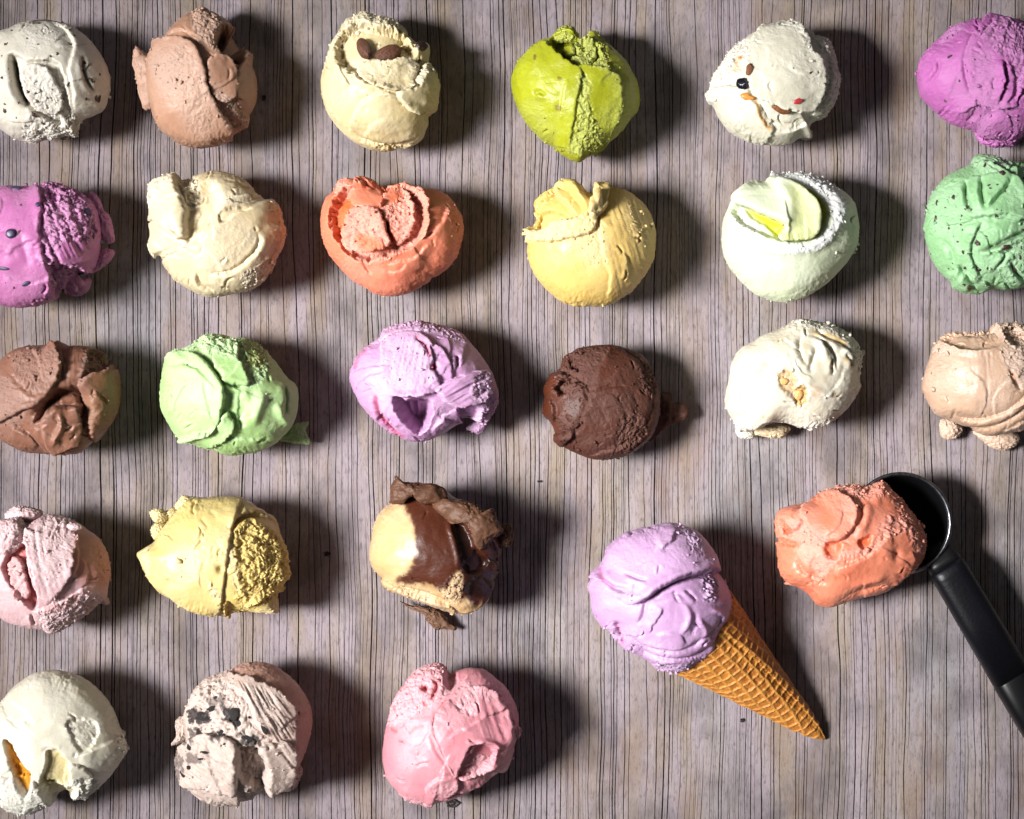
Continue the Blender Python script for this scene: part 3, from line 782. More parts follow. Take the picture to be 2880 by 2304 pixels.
# ------------------------------------------------------------------ second row
scoop(ZD, 'pinkish purple scoop with whole blueberries, cropped by the left edge in the second row',
      [(0,180),(60,165),(140,170),(240,165),(330,135),(430,160),(510,185),(590,230),(650,260),(690,330),(710,420),(715,520),(700,620),(680,700),(650,760),(600,830),(540,900),(480,960),(420,940),(340,970),(240,1000),(120,1010),(0,990),(-120,950),(-230,860),(-300,740),(-320,600),(-290,450),(-220,320),(-110,230)],
      (230,570), ice('ice_blueberry', (222,130,194), var=(214,118,184), gloss=0.47, pig=(150,40,110), pig_b=(150,120,180), fleck=(120,50,110), fleck_thr=0.05, fleck_scale=220),
      [L([(-400,300),(60,100),(270,170),(340,330),(330,500),(370,720),(420,930),(300,1100),(-400,1000)], 0.06, 20, rag=7),
       G([(320,140),(520,170),(650,300),(700,480),(650,560),(480,580),(430,690),(330,720),(370,500),(350,330)], 0.10, 8),
       T([(350,300),(640,300),(660,600),(360,700)], 1.2, 0.04, 30),
       P([(400,730),(520,735),(640,790),(570,860),(480,980),(400,940)], 0.25, 16, rag=12),
       G([(400,720),(650,760),(600,900),(430,980)], 0.09, 8),
       F([(300,680),(420,730),(520,720),(660,690)], 0.08, 60, -1),
       C([(330,250),(345,400),(335,480)], 0.03, 12), P([(360,200),(430,220),(440,310),(390,290)], 0.10, 16, rag=10),
       C([(200,500),(240,640),(260,760)], 0.03, 40), F([(-20,620),(60,590),(40,520)], 0.05, 50, 1),
       QL([(100,560),(200,640),(180,760),(260,830)], 40, 0.2), G([(0,570),(70,580),(50,660),(-20,660)],0.06,9)],
      7, chips=10, lumps=[lump([(620,240),(650,205),(700,250),(730,330),(775,385),(808,540),(740,560),(690,470),(660,350)], 0.75, 0.2, 0.05),
                lump([(640,640),(740,600),(805,620),(780,680),(700,745),(650,760)], 0.55, 0.22, 0.06),
                lump([(480,860),(580,800),(640,820),(620,890),(550,935),(490,920)], 0.5, 0.22, 0.06)],
      inc=[('blueberry',120,510,36,34,0,0.4),('blueberry',300,303,19,18,0,0.4),('blueberry',210,855,32,15,-0.5,0.45),('blueberry',55,748,50,13,0.1,0.5),('blueberry',5,355,26,24,0),('blueberry',610,345,32,26,0.4),('blueberry',540,780,34,28,0,0.5),('blueberry',120,180,40,20,0.2),('blueberry',730,550,30,22,0)])

scoop(ZD, 'ivory scoop twisted into petals with crumbly white edges, beside the blueberry scoop',
      [(1240,100),(1300,130),(1350,110),(1430,65),(1540,50),(1640,75),(1740,130),(1810,200),(1850,265),(1920,270),(1965,330),(1985,420),(2005,470),(1985,570),(1950,640),(1920,720),(1890,760),(1850,820),(1760,880),(1640,910),(1500,935),(1400,910),(1310,860),(1230,800),(1180,720),(1145,650),(1090,640),(1060,570),(1070,500),(1065,440),(1090,380),(1080,300),(1075,200),(1130,140)],
      (1540,500), ice('ice_ivory', (252,232,190), var=(249,224,174), pig=(246,196,150), gloss=0.4),
      [L([(1060,210),(1240,90),(1280,200),(1345,330),(1345,450),(1335,545),(1200,430),(1070,390)], 0.17, 10, rag=8, ro=0.2),
       G([(1050,160),(1240,80),(1290,200),(1180,280),(1100,400),(1040,300)], 0.06, 9),
       P([(1340,300),(1420,190),(1530,170),(1570,300),(1540,430),(1420,500),(1360,510)], 0.16, 60, rag=3),
       G([(1270,110),(1410,110),(1430,300),(1340,320)], 0.10, 8),
       L([(1340,610),(1480,475),(1570,365),(1640,290),(1800,250),(1950,270),(2060,450),(2020,620),(1900,850),(1500,1000),(1200,800),(1180,690)], 0.09, 12, lip=0.02, rag=8),
       P([(1575,440),(1590,370),(1680,345),(1770,350),(1680,385),(1620,440)], 0.07, 10),
       F([(1840,480),(1830,590),(1740,700),(1620,770),(1490,780)], 0.07, 60, -1), C([(1845,470),(1835,580),(1745,695),(1630,765),(1490,778)], 0.05, 10),
       C([(1425,760),(1440,840),(1540,890)], 0.07, 11),
       L([(1040,440),(1190,430),(1340,545),(1360,600),(1210,655),(1080,680),(1000,560)], 0.08, 10, rag=8, ro=0.2), C([(1110,420),(1220,480),(1335,540)], 0.05, 13),
       G([(1500,500),(1700,420),(1820,500),(1720,680),(1500,760),(1420,650)], 0.015, 16, 80),
       G([(1860,270),(1980,330),(2020,480),(1960,650),(1900,760),(1820,850),(1740,870),(1700,760),(1800,720),(1900,600),(1940,450)], 0.05, 9),
       Q([(1870,380),(1990,300),(2030,500),(1900,800),(1820,740),(1880,560)], 0.75, 40, 10),
       C([(1640,190),(1740,170),(1830,240)], 0.03, 12), C([(1560,120),(1700,140),(1780,200)], 0.02, 14), C([(1480,580),(1440,650),(1350,610)], 0.02, 10)],
      8, lumps=[lump([(1040,575),(1085,560),(1120,620),(1085,665)], 0.55, 0.12, 0.09), lump([(1890,740),(1915,700),(1925,745)], 0.3, 0.08, 0.09)])

scoop(ZE, 'coral orange scoop torn open with a curled core, left of the golden yellow scoop',
      [(240,85),(330,95),(420,120),(490,125),(560,115),(620,145),(720,145),(800,170),(860,220),(900,290),(920,380),(910,450),(880,540),(830,610),(760,660),(690,710),(600,755),(500,775),(410,765),(330,720),(240,660),(170,580),(110,480),(85,360),(90,270),(120,200),(170,150),(190,110)],
      (500,420), ice('ice_coral', (255,138,100), var=(255,150,114), pig=(250,112,40), gloss=0.48),
      [P([(145,330),(180,210),(250,150),(400,130),(560,150),(660,210),(700,300),(690,410),(620,490),(500,540),(380,575),(280,550),(220,495),(170,410)], 0.30, 18, rag=8),
       L([(238,430),(270,310),(340,275),(430,300),(470,400),(490,470),(430,515),(320,520),(255,490)], 0.27, 12, rag=9, ro=0.4),
       L([(440,260),(480,180),(560,150),(630,250),(640,380),(560,480),(510,400)], 0.18, 14, rag=9, ro=0.4),
       L([(250,170),(340,110),(430,140),(450,260),(340,275),(270,240)], 0.12, 14, rag=6),
       L([(560,130),(690,200),(715,330),(695,430),(600,500),(560,500),(640,380),(610,250)], 0.08, 10, rag=9, ro=0.3),
       G([(250,300),(430,290),(640,160),(690,400),(520,560),(300,560)], 0.08, 9),
       Q([(160,330),(190,220),(250,200),(280,260),(240,420),(230,480),(180,420)], 0.8, 20, 6), Q([(440,280),(480,330),(540,450),(500,470),(460,380)], 0.8, 14, 6), Q([(300,430),(400,440),(470,500),(420,520),(330,500)], 0.6, 16, 14), Q([(500,180),(560,170),(560,230),(500,240)], 0.5, 16, 12),
       G([(180,110),(250,90),(260,190),(180,190)], 0.08, 8),
       R([(240,560),(360,575),(480,560),(600,510)], 0.03, 18, 8),
       C([(335,550),(360,615),(400,660)], 0.05, 10),
       F([(720,450),(800,350),(835,250)], 0.05, 70, 1), B((730,560),60,60,0,-0.07), F([(480,600),(640,560),(730,470)], 0.04, 70, 1),
       G([(690,150),(860,230),(910,400),(840,450),(820,280)], 0.03, 12, 50), C([(760,690),(700,640),(640,650)], 0.03, 16)],
      9, auto=0.6)

scoop(ZE, 'golden yellow smooth scoop with a folded petal at its upper left',
      [(1560,110),(1600,150),(1650,180),(1690,140),(1740,135),(1850,145),(1920,190),(1980,250),(2020,320),(2040,400),(2035,500),(2020,580),(1960,680),(1880,760),(1780,820),(1660,840),(1560,830),(1470,790),(1380,710),(1320,620),(1290,520),(1290,420),(1275,390),(1295,330),(1330,220),(1400,160),(1480,125)],
      (1660,490), ice('ice_golden', (252,216,126), var=(250,208,112), pig=(250,232,170), gloss=0.44),
      [P([(1290,330),(1340,230),(1420,170),(1500,140),(1570,200),(1620,290),(1560,335),(1450,350),(1380,395),(1305,395)], 0.20, 20, rag=4),
       P([(1335,300),(1400,275),(1480,295),(1530,335),(1450,355),(1370,385),(1325,370)], 0.16, 16, rag=4),
       L([(1450,150),(1560,90),(1620,160),(1700,230),(1690,300),(1600,330),(1560,300),(1510,230)], 0.12, 16, rag=4),
       P([(1610,180),(1670,170),(1700,220),(1650,240)], 0.10, 14),
       L([(1650,310),(1680,220),(1695,130),(1750,150),(1742,240),(1710,310),(1670,350)], 0.15, 9, rag=8, ro=0.3),
       L([(1270,400),(1400,372),(1500,342),(1640,325),(1690,350),(1640,420),(1500,455),(1380,470),(1270,440)], 0.08, 10, rag=8, ro=0.3),
       G([(1270,390),(1500,340),(1690,320),(1680,430),(1500,460),(1280,450)], 0.05, 9),
       F([(1715,320),(1705,420),(1725,540),(1765,660),(1750,810)], 0.035, 110, -1), C([(1790,480),(1830,600),(1800,720)], 0.015, 40),
       G([(1560,440),(1680,430),(1720,600),(1640,640)], 0.010, 16, 70), G([(1860,250),(1990,300),(1980,500),(1880,430)], 0.014, 16, 80),
       T([(1780,200),(2020,300),(2020,700),(1800,800)], 1.25, 0.012, 26),
       Q([(1290,390),(1500,345),(1680,325),(1745,150),(1700,330),(1640,415),(1380,460)], 0.6, 14, 10)],
      10, auto=0.5)

scoop(ZF, 'white scoop with a pale lemon curled petal inside its rim, left of the mint scoop',
      [(490,135),(560,145),(680,135),(760,150),(850,180),(930,220),(1000,270),(1040,330),(1060,420),(1070,510),(1060,600),(1010,690),(930,790),(830,880),(720,950),(600,985),(500,975),(400,940),(310,870),(230,780),(175,680),(160,570),(170,450),(200,370),(235,280),(300,240),(400,220),(470,210)],
      (620,560), ice('ice_lemon_white', (247,254,222), var=(240,250,208), pig=(238,242,50), pig_b=(255,255,250), gloss=0.48),
      [P([(220,370),(290,270),(400,220),(520,215),(650,240),(780,315),(830,410),(800,510),(720,585),(600,600),(480,580),(360,530),(260,460)], 0.20, 18, rag=4),
       L([(250,320),(400,210),(510,215),(640,260),(735,350),(765,450),(735,560),(620,585),(520,575),(550,495),(440,425),(330,370)], 0.26, 13, rag=3),
       R([(500,215),(575,320),(580,430),(520,560)], 0.07, 45, 2),
       P([(300,370),(440,420),(560,490),(515,570),(420,490),(330,430)], 0.10, 18, rag=3),
       R([(480,165),(650,175),(800,235),(890,320),(920,430),(870,530),(780,610),(640,650),(480,640),(350,590),(250,510),(210,420)], 0.06, 42, 8),
       G([(470,130),(680,130),(850,180),(960,300),(960,450),(900,560),(790,640),(640,680),(450,670),(330,610),(230,500),(200,400),(270,440),(480,600),(700,610),(830,480),(800,320),(640,230),(480,200)], 0.04, 9, 30),
       Q([(620,240),(760,290),(830,400),(790,520),(740,570),(770,450),(720,340)], 1.0, 18, 4), Q([(300,370),(440,425),(555,490),(515,565),(410,480)], 1.0, 18, 4), Q([(530,560),(700,545),(740,570),(620,595)], 0.6, 14, 4), Q([(590,260),(730,345),(765,450),(725,560),(620,580),(570,540),(600,420)], 0.35, 40, 4),  # lemon flesh, with the yellow glow of its shaded hollows put into the pigment
       Q([(470,140),(680,140),(850,190),(950,310),(950,440),(880,560),(780,640),(640,680),(430,660),(330,600),(230,480),(280,450),(480,600),(700,615),(840,500),(830,340),(650,220),(480,205)], 1.0, 16, 14, 1),
       B((880,640),120,120,0,-0.03)],
      11, auto=0.35)

scoop(ZF, 'mint green scoop with many creases and chocolate specks, at the right edge',
      [(1830,25),(1900,5),(1990,30),(2050,60),(2120,60),(2220,100),(2320,190),(2400,320),(2430,470),(2400,620),(2330,760),(2220,850),(2130,890),(2040,900),(1940,900),(1880,925),(1780,925),(1690,890),(1680,850),(1620,800),(1560,720),(1525,620),(1500,500),(1510,430),(1530,330),(1580,230),(1650,150),(1730,110),(1800,75)],
      (1960,480), ice('ice_mint', (172,230,162), var=(158,218,148), pig=(60,50,34), fleck=(70,52,38), fleck_thr=0.09, fleck_scale=260),
      [C([(1735,190),(1738,320),(1760,430)], 0.14, 13), C([(1840,185),(1828,300),(1850,410)], 0.10, 11), C([(2030,210),(1950,300),(1850,410)], 0.10, 11), F([(1850,440),(1980,430),(2110,460)], 0.07, 70, -1), F([(2050,60),(2075,250),(2110,390)], 0.08, 80, 1),
       C([(1795,670),(1920,630),(2050,560),(2190,530)], 0.12, 12), F([(1830,470),(1770,580),(1760,680),(1800,780),(1860,840)], 0.07, 60, 1), C([(1690,740),(1750,830),(1820,900)], 0.13, 14), C([(1990,660),(1970,720),(1915,785)], 0.09, 11), C([(2015,720),(2060,800),(2150,850)], 0.10, 12),
       F([(1580,450),(1640,490),(1770,460)], 0.05, 40, -1), F([(1800,80),(1900,95),(2030,190)], 0.08, 60, 1), C([(2000,60),(2040,110),(2140,80)], 0.10, 14),
       C([(1860,660),(1950,690),(2040,650)], 0.05, 12), C([(1560,560),(1640,650),(1660,760)], 0.05, 14), F([(1620,800),(1720,790),(1850,850),(1930,900)], 0.06, 50, 1),
       G([(1800,60),(1960,20),(2060,80),(1960,180),(1850,160)], 0.05, 9), G([(1960,640),(2200,560),(2200,800),(2000,850)], 0.05, 9), G([(1520,300),(1700,200),(1720,420),(1560,560)], 0.02, 12),
       B((1960,530),110,70,-0.3,0.07), L([(1740,430),(1760,210),(1840,190),(2050,200),(2105,450),(1850,440)], 0.06, 14),
       QL([(1925,80),(1990,150),(2030,190)], 13, 0.9), QL([(1800,670),(1930,630),(2060,565)], 7, 0.7)],
      12, lo_ro=0.012, chips=26,
      inc=[('chocolate_chip',1960,105,50,24,0.6),('chocolate_chip',1680,300,17,22,0),('chocolate_chip',1750,375,15,24,0),('chocolate_chip',1782,392,14,12,0),('chocolate_chip',1583,330,12,26,0),('chocolate_chip',1570,450,12,40,0.2),('chocolate_chip',1650,505,14,12,0),('chocolate_chip',1820,605,24,22,0.3),('chocolate_chip',2000,635,42,20,-0.4),('chocolate_chip',1840,772,30,22,0.4),('chocolate_chip',1790,885,34,24,0.5),('chocolate_chip',2085,770,16,24,0),('chocolate_chip',1700,595,12,9,0),('chocolate_chip',1985,150,28,22,0.5),('chocolate_chip',1870,565,10,8,0),('chocolate_chip',2110,520,14,18,0),('chocolate_chip',1900,250,10,8,0),('chocolate_chip',1755,870,16,12,0)])

# ------------------------------------------------------------------ third row
scoop(ZG, 'milk chocolate scoop with a deep dark crack, cropped by the left edge',
      [(0,290),(100,215),(200,185),(320,175),(370,135),(430,150),(460,165),(560,170),(620,185),(700,225),(750,290),(790,360),(800,460),(795,560),(760,660),(690,760),(600,850),(540,890),(420,915),(300,905),(180,890),(60,840),(-60,770),(-150,680),(-190,570),(-180,450),(-110,360)],
      (310,545), ice('ice_milk_chocolate', (166,112,88), var=(150,98,74), pig=(156,108,66), gloss=0.45),
      [L([(-250,350),(100,190),(340,160),(420,270),(435,380),(385,480),(310,570),(180,620),(0,700),(-250,700)], 0.08, 11, rag=9, ro=0.2),
       C([(100,350),(180,440),(300,500),(380,450)], 0.025, 12, 14), G([(120,250),(400,230),(420,380),(300,500),(200,440)], 0.03, 11), 
       C([(225,655),(330,600),(410,520),(470,485),(560,475),(612,540),(605,650),(570,770)], 0.34, 26, 6),
       P([(330,600),(430,510),(560,490),(600,560),(520,590),(400,600),(290,690)], 0.20, 20),
       L([(330,700),(390,600),(510,580),(575,640),(565,760),(490,860),(370,860)], 0.08, 12), R([(440,600),(450,700),(405,780),(375,830)], 0.07, 16),
       F([(340,160),(430,220),(450,330),(450,430)], 0.09, 50, 1), F([(600,190),(610,300),(580,420)], 0.06, 70, 1),
       L([(575,430),(680,370),(830,350),(850,560),(720,760),(620,800),(625,600)], 0.10, 11, rag=7),
       P([(620,215),(700,225),(750,300),(690,345),(630,360)], 0.14, 14, rag=10), G([(600,200),(760,260),(740,350),(590,410),(560,440)], 0.06, 9),
       C([(120,690),(200,730),(250,770)], 0.04, 10, 8), F([(330,890),(450,850),(570,800)], 0.06, 40, -1), C([(680,500),(710,540),(725,570)], 0.04, 9), G([(40,400),(180,450),(200,700),(40,650)], 0.025, 10),
       T([(470,200),(600,200),(580,480),(470,480)], 1.5, 0.015, 18), Q([(640,380),(780,370),(820,520),(720,730),(640,760),(630,560)], 0.6, 40, 14),
       F([(120,720),(220,760),(300,850)], 0.05, 50, 1)],
      13)

scoop(ZG, 'light apple green scoop with a round smooth face and a small torn flake',
      [(1330,150),(1370,105),(1450,95),(1560,120),(1640,125),(1700,150),(1770,190),(1820,240),(1880,310),(1940,390),(2000,450),(2010,560),(1990,660),(1965,720),(1900,790),(1860,830),(1760,880),(1640,910),(1530,910),(1450,880),(1420,860),(1330,830),(1240,800),(1160,700),(1110,610),(1095,500),(1105,380),(1130,290),(1160,210),(1230,200)],
      (1550,510), ice('ice_apple_green', (192,232,152), var=(182,222,136), pig=(200,208,110), gloss=0.48),
      [L([(1080,400),(1140,270),(1300,235),(1410,290),(1490,380),(1540,480),(1525,600),(1485,720),(1360,765),(1240,790),(1130,680),(1060,550)], 0.11, 11, rag=5, ro=0.15),
       C([(1160,330),(1280,315),(1390,345),(1450,420)], 0.03, 14), 
       G([(1320,130),(1560,100),(1790,180),(1810,390),(1700,450),(1680,330),(1520,250),(1400,220)], 0.09, 8),
       L([(1480,190),(1600,165),(1630,280),(1700,430),(1560,430),(1480,330)], 0.08, 13, rag=6), C([(1540,415),(1600,440),(1670,450)], 0.16, 13), C([(1360,240),(1450,310),(1530,390),(1550,420)], 0.07, 16),
       P([(1560,500),(1640,470),(1680,600),(1650,710),(1570,670)], 0.09, 45, rag=3), R([(1800,470),(1760,600),(1715,730)], 0.07, 35, 2), R([(1870,550),(1900,640),(1960,720)], 0.07, 22, 3),
       P([(1700,480),(1760,500),(1700,640),(1660,620)], 0.05, 40, 3),
       L([(1220,800),(1340,755),(1490,710),(1550,630),(1600,700),(1550,780),(1410,850)], 0.10, 9, rag=9, ro=0.2), C([(1260,790),(1380,750),(1480,720)], 0.04, 8, 8),
       G([(1160,180),(1330,130),(1300,210),(1140,290)], 0.05, 9), C([(1930,420),(1945,560),(1925,660)], 0.07, 14), F([(1420,860),(1560,800),(1720,800),(1860,830)], 0.04, 60, 1),
       Q([(1700,180),(1800,250),(1780,330),(1690,300)], 0.6, 30, 20)],
      14, lumps=[lump([(1880,800),(1960,720),(2050,690),(2075,700),(2060,750),(2088,830),(2010,830),(1940,820)], 0.22, 0.10, 0.06)])

scoop(ZH, 'lilac pink scoop with a gaping hole in its lower side, third in the third row',
      [(290,100),(380,65),(500,50),(620,75),(720,105),(790,170),(850,240),(910,330),(945,420),(955,500),(920,580),(880,640),(840,640),(800,640),(740,645),(700,660),(640,700),(540,745),(450,750),(370,725),(290,670),(220,610),(150,530),(105,440),(88,370),(105,310),(140,240),(200,190),(270,140)],
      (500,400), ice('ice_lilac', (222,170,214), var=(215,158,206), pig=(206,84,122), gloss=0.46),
      [L([(300,170),(450,120),(560,170),(575,300),(615,420),(585,465),(400,485),(330,440),(295,330)], 0.06, 12, rag=7, ro=0.2), T([(330,180),(560,180),(580,450),(340,450)], 1.75, 0.010, 16), G([(330,220),(560,200),(570,420),(350,440)], 0.018, 14),
       P([(365,500),(430,525),(500,510),(565,535),(555,620),(510,690),(450,665),(395,600)], 0.75, 24, rag=5), R([(290,465),(420,480),(560,465),(620,490)], 0.07, 20, 5), C([(360,485),(480,500),(600,510)], 0.06, 14), R([(480,530),(490,600),(480,680)], 0.06, 14), R([(420,520),(440,600),(470,660)], 0.04, 10),
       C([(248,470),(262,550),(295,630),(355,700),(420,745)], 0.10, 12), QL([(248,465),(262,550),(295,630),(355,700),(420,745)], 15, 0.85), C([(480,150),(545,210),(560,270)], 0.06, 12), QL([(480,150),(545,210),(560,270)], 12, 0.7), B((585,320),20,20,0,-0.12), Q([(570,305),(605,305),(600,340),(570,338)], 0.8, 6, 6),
       F([(565,170),(640,230),(685,320),(690,400)], 0.06, 60, 1), C([(720,245),(722,290),(715,330)], 0.10, 10), 
       L([(610,440),(770,365),(870,345),(890,480),(760,545),(660,515)], 0.09, 11, rag=7), T([(620,440),(870,350),(890,490),(680,520)], -0.5, 0.03, 15), G([(770,440),(870,330),(950,480),(930,600),(850,720),(780,680),(850,580)], 0.085, 8),
       P([(740,560),(850,535),(830,640),(760,650)], 0.22, 16, rag=7), F([(600,600),(700,640),(760,640)], 0.04, 50, 1), F([(560,700),(640,600),(740,560)], 0.03, 70, 1),
       G([(280,110),(480,50),(700,100),(780,190),(600,120),(420,100)], 0.05, 9), F([(200,200),(330,140),(480,110),(620,120)], 0.05, 50, -1), QL([(120,340),(150,250),(210,200)], 14, 0.5),
       F([(250,640),(300,580),(380,680)], 0.04, 60, -1)],
      15, lumps=[lump([(770,670),(830,620),(890,560),(940,500),(930,570),(890,630),(870,690),(840,705),(800,690)], 0.55, 0.2, 0.08)])

scoop(ZH, 'dark chocolate scoop with a thin tongue sticking out to its right',
      [(1370,240),(1430,200),(1530,185),(1640,190),(1740,220),(1820,270),(1860,350),(1890,430),(1905,520),(1890,640),(1840,730),(1760,800),(1680,840),(1570,855),(1470,845),(1370,800),(1290,750),(1285,710),(1260,640),(1215,590),(1225,500),(1220,440),(1260,375),(1330,345),(1345,290)],
      (1560,520), ice('ice_dark_chocolate', (98,48,29), var=(76,37,23), pig=(150,108,92), pig_b=(40,20,14), gloss=0.38, sss=0.12, spec=0.28),
      [F([(1610,195),(1560,290),(1515,370),(1490,470),(1450,600),(1390,680)], 0.06, 70, -1), C([(1500,470),(1600,430),(1710,430)], 0.04, 10), C([(1720,430),(1760,560),(1720,700)], 0.02, 14),
       L([(1265,440),(1350,415),(1430,430),(1470,520),(1430,620),(1380,680),(1290,610)], 0.035, 11, rag=9), P([(1285,440),(1320,400),(1360,410),(1350,460),(1310,470)], 0.20, 12, rag=12), P([(1365,270),(1400,260),(1405,320),(1375,325)], 0.14, 12, rag=12), P([(1350,330),(1430,300),(1440,400),(1370,410)], 0.10, 12, rag=9), R([(1240,400),(1330,345),(1350,290),(1400,230)], 0.07, 24, 8), F([(1260,480),(1300,560),(1270,640)], 0.07, 40, 1, 8),
       F([(1290,600),(1370,650),(1420,680)], 0.06, 40, -1), L([(1270,720),(1400,690),(1330,770),(1280,780)], 0.09, 9, rag=7), C([(1290,700),(1400,680),(1460,620)], 0.07, 12),
       G([(1660,600),(1790,590),(1820,690),(1730,800),(1650,790)], 0.07, 9), Q([(1690,600),(1780,600),(1810,680),(1730,770),(1660,770),(1700,680)], 0.22, 30, 30), G([(1770,280),(1850,330),(1870,480),(1790,460)], 0.06, 9),
       G([(1400,220),(1600,200),(1540,300),(1400,320)], 0.04, 10), C([(1660,200),(1760,260),(1830,340)], 0.05, 14), C([(1840,470),(1850,560),(1800,680)], 0.04, 14),
       F([(1470,840),(1600,800),(1760,760)], 0.05, 50, 1), T([(1480,480),(1800,300),(1840,700),(1500,800)], 1.1, 0.006, 22), G([(1380,200),(1830,300),(1850,700),(1500,830),(1300,650)], 0.012, 15, 60)],
      16, auto=1.4, squash=0.74, lumps=[lump([(1860,560),(1910,465),(1965,470),(1980,520),(2040,530),(2068,580),(2050,620),(1970,650),(1900,700),(1840,750),(1830,700)], 0.34, 0.10, 0.02, 0.12)])

scoop(ZI, 'glossy white scoop with toffee coloured patches, fifth in the third row',
      [(590,110),(660,90),(760,115),(860,135),(940,170),(1010,220),(1050,300),(1065,340),(1055,400),(1050,470),(1050,560),(1010,640),(960,700),(890,760),(810,810),(720,835),(650,825),(590,800),(520,780),(450,790),(380,830),(320,850),(240,840),(215,800),(190,760),(150,690),(145,600),(165,480),(180,380),(240,290),(330,240),(400,195),(500,160)],
      (600,480), ice('ice_white_toffee', (250,243,222), var=(248,234,204), pig=(232,190,112), pig_b=(222,176,140), gloss=0.26, spec=0.5),
      [C([(640,190),(615,300),(665,420)], 0.06, 16), C([(745,265),(700,380),(680,470)], 0.05, 18), C([(720,150),(800,210),(900,250),(1010,330)], 0.09, 14), C([(680,200),(760,225),(850,330),(870,460)], 0.09, 15), C([(830,340),(840,480)], 0.07, 13), C([(920,320),(990,420)], 0.08, 13),
       R([(700,240),(760,280),(800,400)], 0.06, 24), R([(900,290),(950,350),(960,420)], 0.07, 24), G([(560,110),(760,90),(900,140),(1080,300),(1070,480),(1010,420),(940,250),(780,170)], 0.06, 9),
       Q([(470,470),(500,440),(570,450),(590,560),(540,590),(500,560)], 0.7, 10, 14), Q([(585,560),(650,550),(665,650),(600,665)], 1.0, 8, 14), P([(475,480),(540,440),(590,560),(660,560),(650,660),(590,640),(510,570)], 0.07, 18, rag=10), G([(460,450),(580,450),(680,560),(660,670),(580,660)], 0.05, 10),
       QL([(410,380),(370,430),(330,470)], 26, 0.55), QL([(740,540),(700,620)], 34, 0.5, 1), QL([(300,480),(240,560),(230,640)], 18, 0.3), QL([(640,240),(660,330),(640,420)], 14, 0.4), Q([(470,470),(560,430),(600,560),(670,560),(660,670),(590,660),(520,590)], 0.35, 26, 30, 1), QL([(690,170),(760,200),(850,210),(960,270)], 14, 0.8), QL([(900,350),(960,400),(1000,420)], 12, 0.6), QL([(850,580),(870,620)], 20, 0.35), QL([(990,560),(1020,600)], 18, 0.5), QL([(340,560),(345,640)], 14, 0.25), QL([(380,710),(390,750)], 10, 0.6),
       F([(220,800),(330,830),(420,770),(520,780),(640,800),(760,800),(900,750)], 0.09, 60, -1), G([(200,760),(330,800),(330,900),(220,880)], 0.05, 9), G([(620,790),(900,730),(900,780),(700,850)], 0.05, 9),
       R([(600,250),(500,330),(420,480)], 0.03, 60), C([(200,500),(260,420),(340,370)], 0.015, 20), F([(180,690),(290,690),(400,740)], 0.03, 60, 1)],
      17, lumps=[lump([(330,860),(400,810),(500,800),(580,820),(560,860),(520,892),(430,885),(380,875)], 0.32, 0.14, 0.07, 0.55), lump([(215,830),(290,820),(340,860),(320,898),(240,885)], 0.3, 0.14, 0.08), lump([(1050,310),(1082,300),(1080,330),(1060,340)], 0.7, 0.06, 0.08)],
      inc=[('caramel_piece',625,600,30,40,0.2,0.45),('caramel_piece',520,510,34,26,0,0.5)])

scoop(ZI, 'beige scoop with a hollow top and two broken crumbs, cropped by the right edge',
      [(1590,195),(1680,155),(1780,150),(1850,140),(1960,120),(2060,120),(2150,130),(2260,200),(2340,300),(2380,430),(2370,560),(2320,690),(2230,790),(2140,840),(2060,850),(1960,870),(1840,850),(1730,800),(1650,770),(1560,730),(1510,650),(1470,560),(1480,480),(1510,380),(1540,290),(1570,240)],
      (1930,480), ice('ice_beige', (236,196,166), var=(228,184,150), pig=(206,140,90), gloss=0.38, fleck=(190,130,84), fleck_thr=0.05),
      [P([(1585,215),(1680,160),(1830,145),(1950,130),(1970,230),(1890,285),(1760,300),(1660,275)], 0.22, 20, rag=4), C([(1750,195),(1850,145)], 0.06, 12),
       P([(1990,180),(2080,140),(2150,240),(2060,275)], 0.16, 16, rag=10), G([(1940,110),(2160,120),(2190,280),(2020,290)], 0.09, 9),
       R([(1550,250),(1650,285),(1760,310),(1900,300),(2000,280)], 0.05, 26, 6), G([(1950,290),(2200,270),(2200,500),(2080,560),(2000,430)], 0.04, 11), P([(2010,440),(2050,470),(2080,560),(2040,540)], 0.06, 10), Q([(2015,445),(2050,470),(2060,540),(2040,530)], 0.7, 8, 8),
       F([(1640,740),(1760,765),(1900,750),(2050,670),(2220,510)], 0.045, 80, 1), C([(1640,735),(1760,762),(1900,750),(2050,672),(2200,530)], 0.04, 12), C([(1690,820),(1850,825),(2000,780),(2190,630)], 0.06, 18), F([(1980,840),(2080,800),(2200,740)], 0.05, 40, 1), C([(1660,690),(1660,770)], 0.04, 8),
       B((1780,520),50,170,0.05,0.03), G([(1540,240),(1700,280),(1700,330),(1540,320)], 0.04, 9), T([(1720,320),(1900,320),(1880,700),(1740,700)], 1.5, 0.008, 24)],
      18, lumps=[lump([(1600,760),(1680,770),(1735,820),(1725,870),(1660,905),(1600,880),(1590,820)], 0.16, 0.15, 0.05), lump([(1810,845),(1920,840),(2060,850),(2120,870),(2110,930),(2030,975),(1950,960),(1890,920)], 0.16, 0.15, 0.05)])

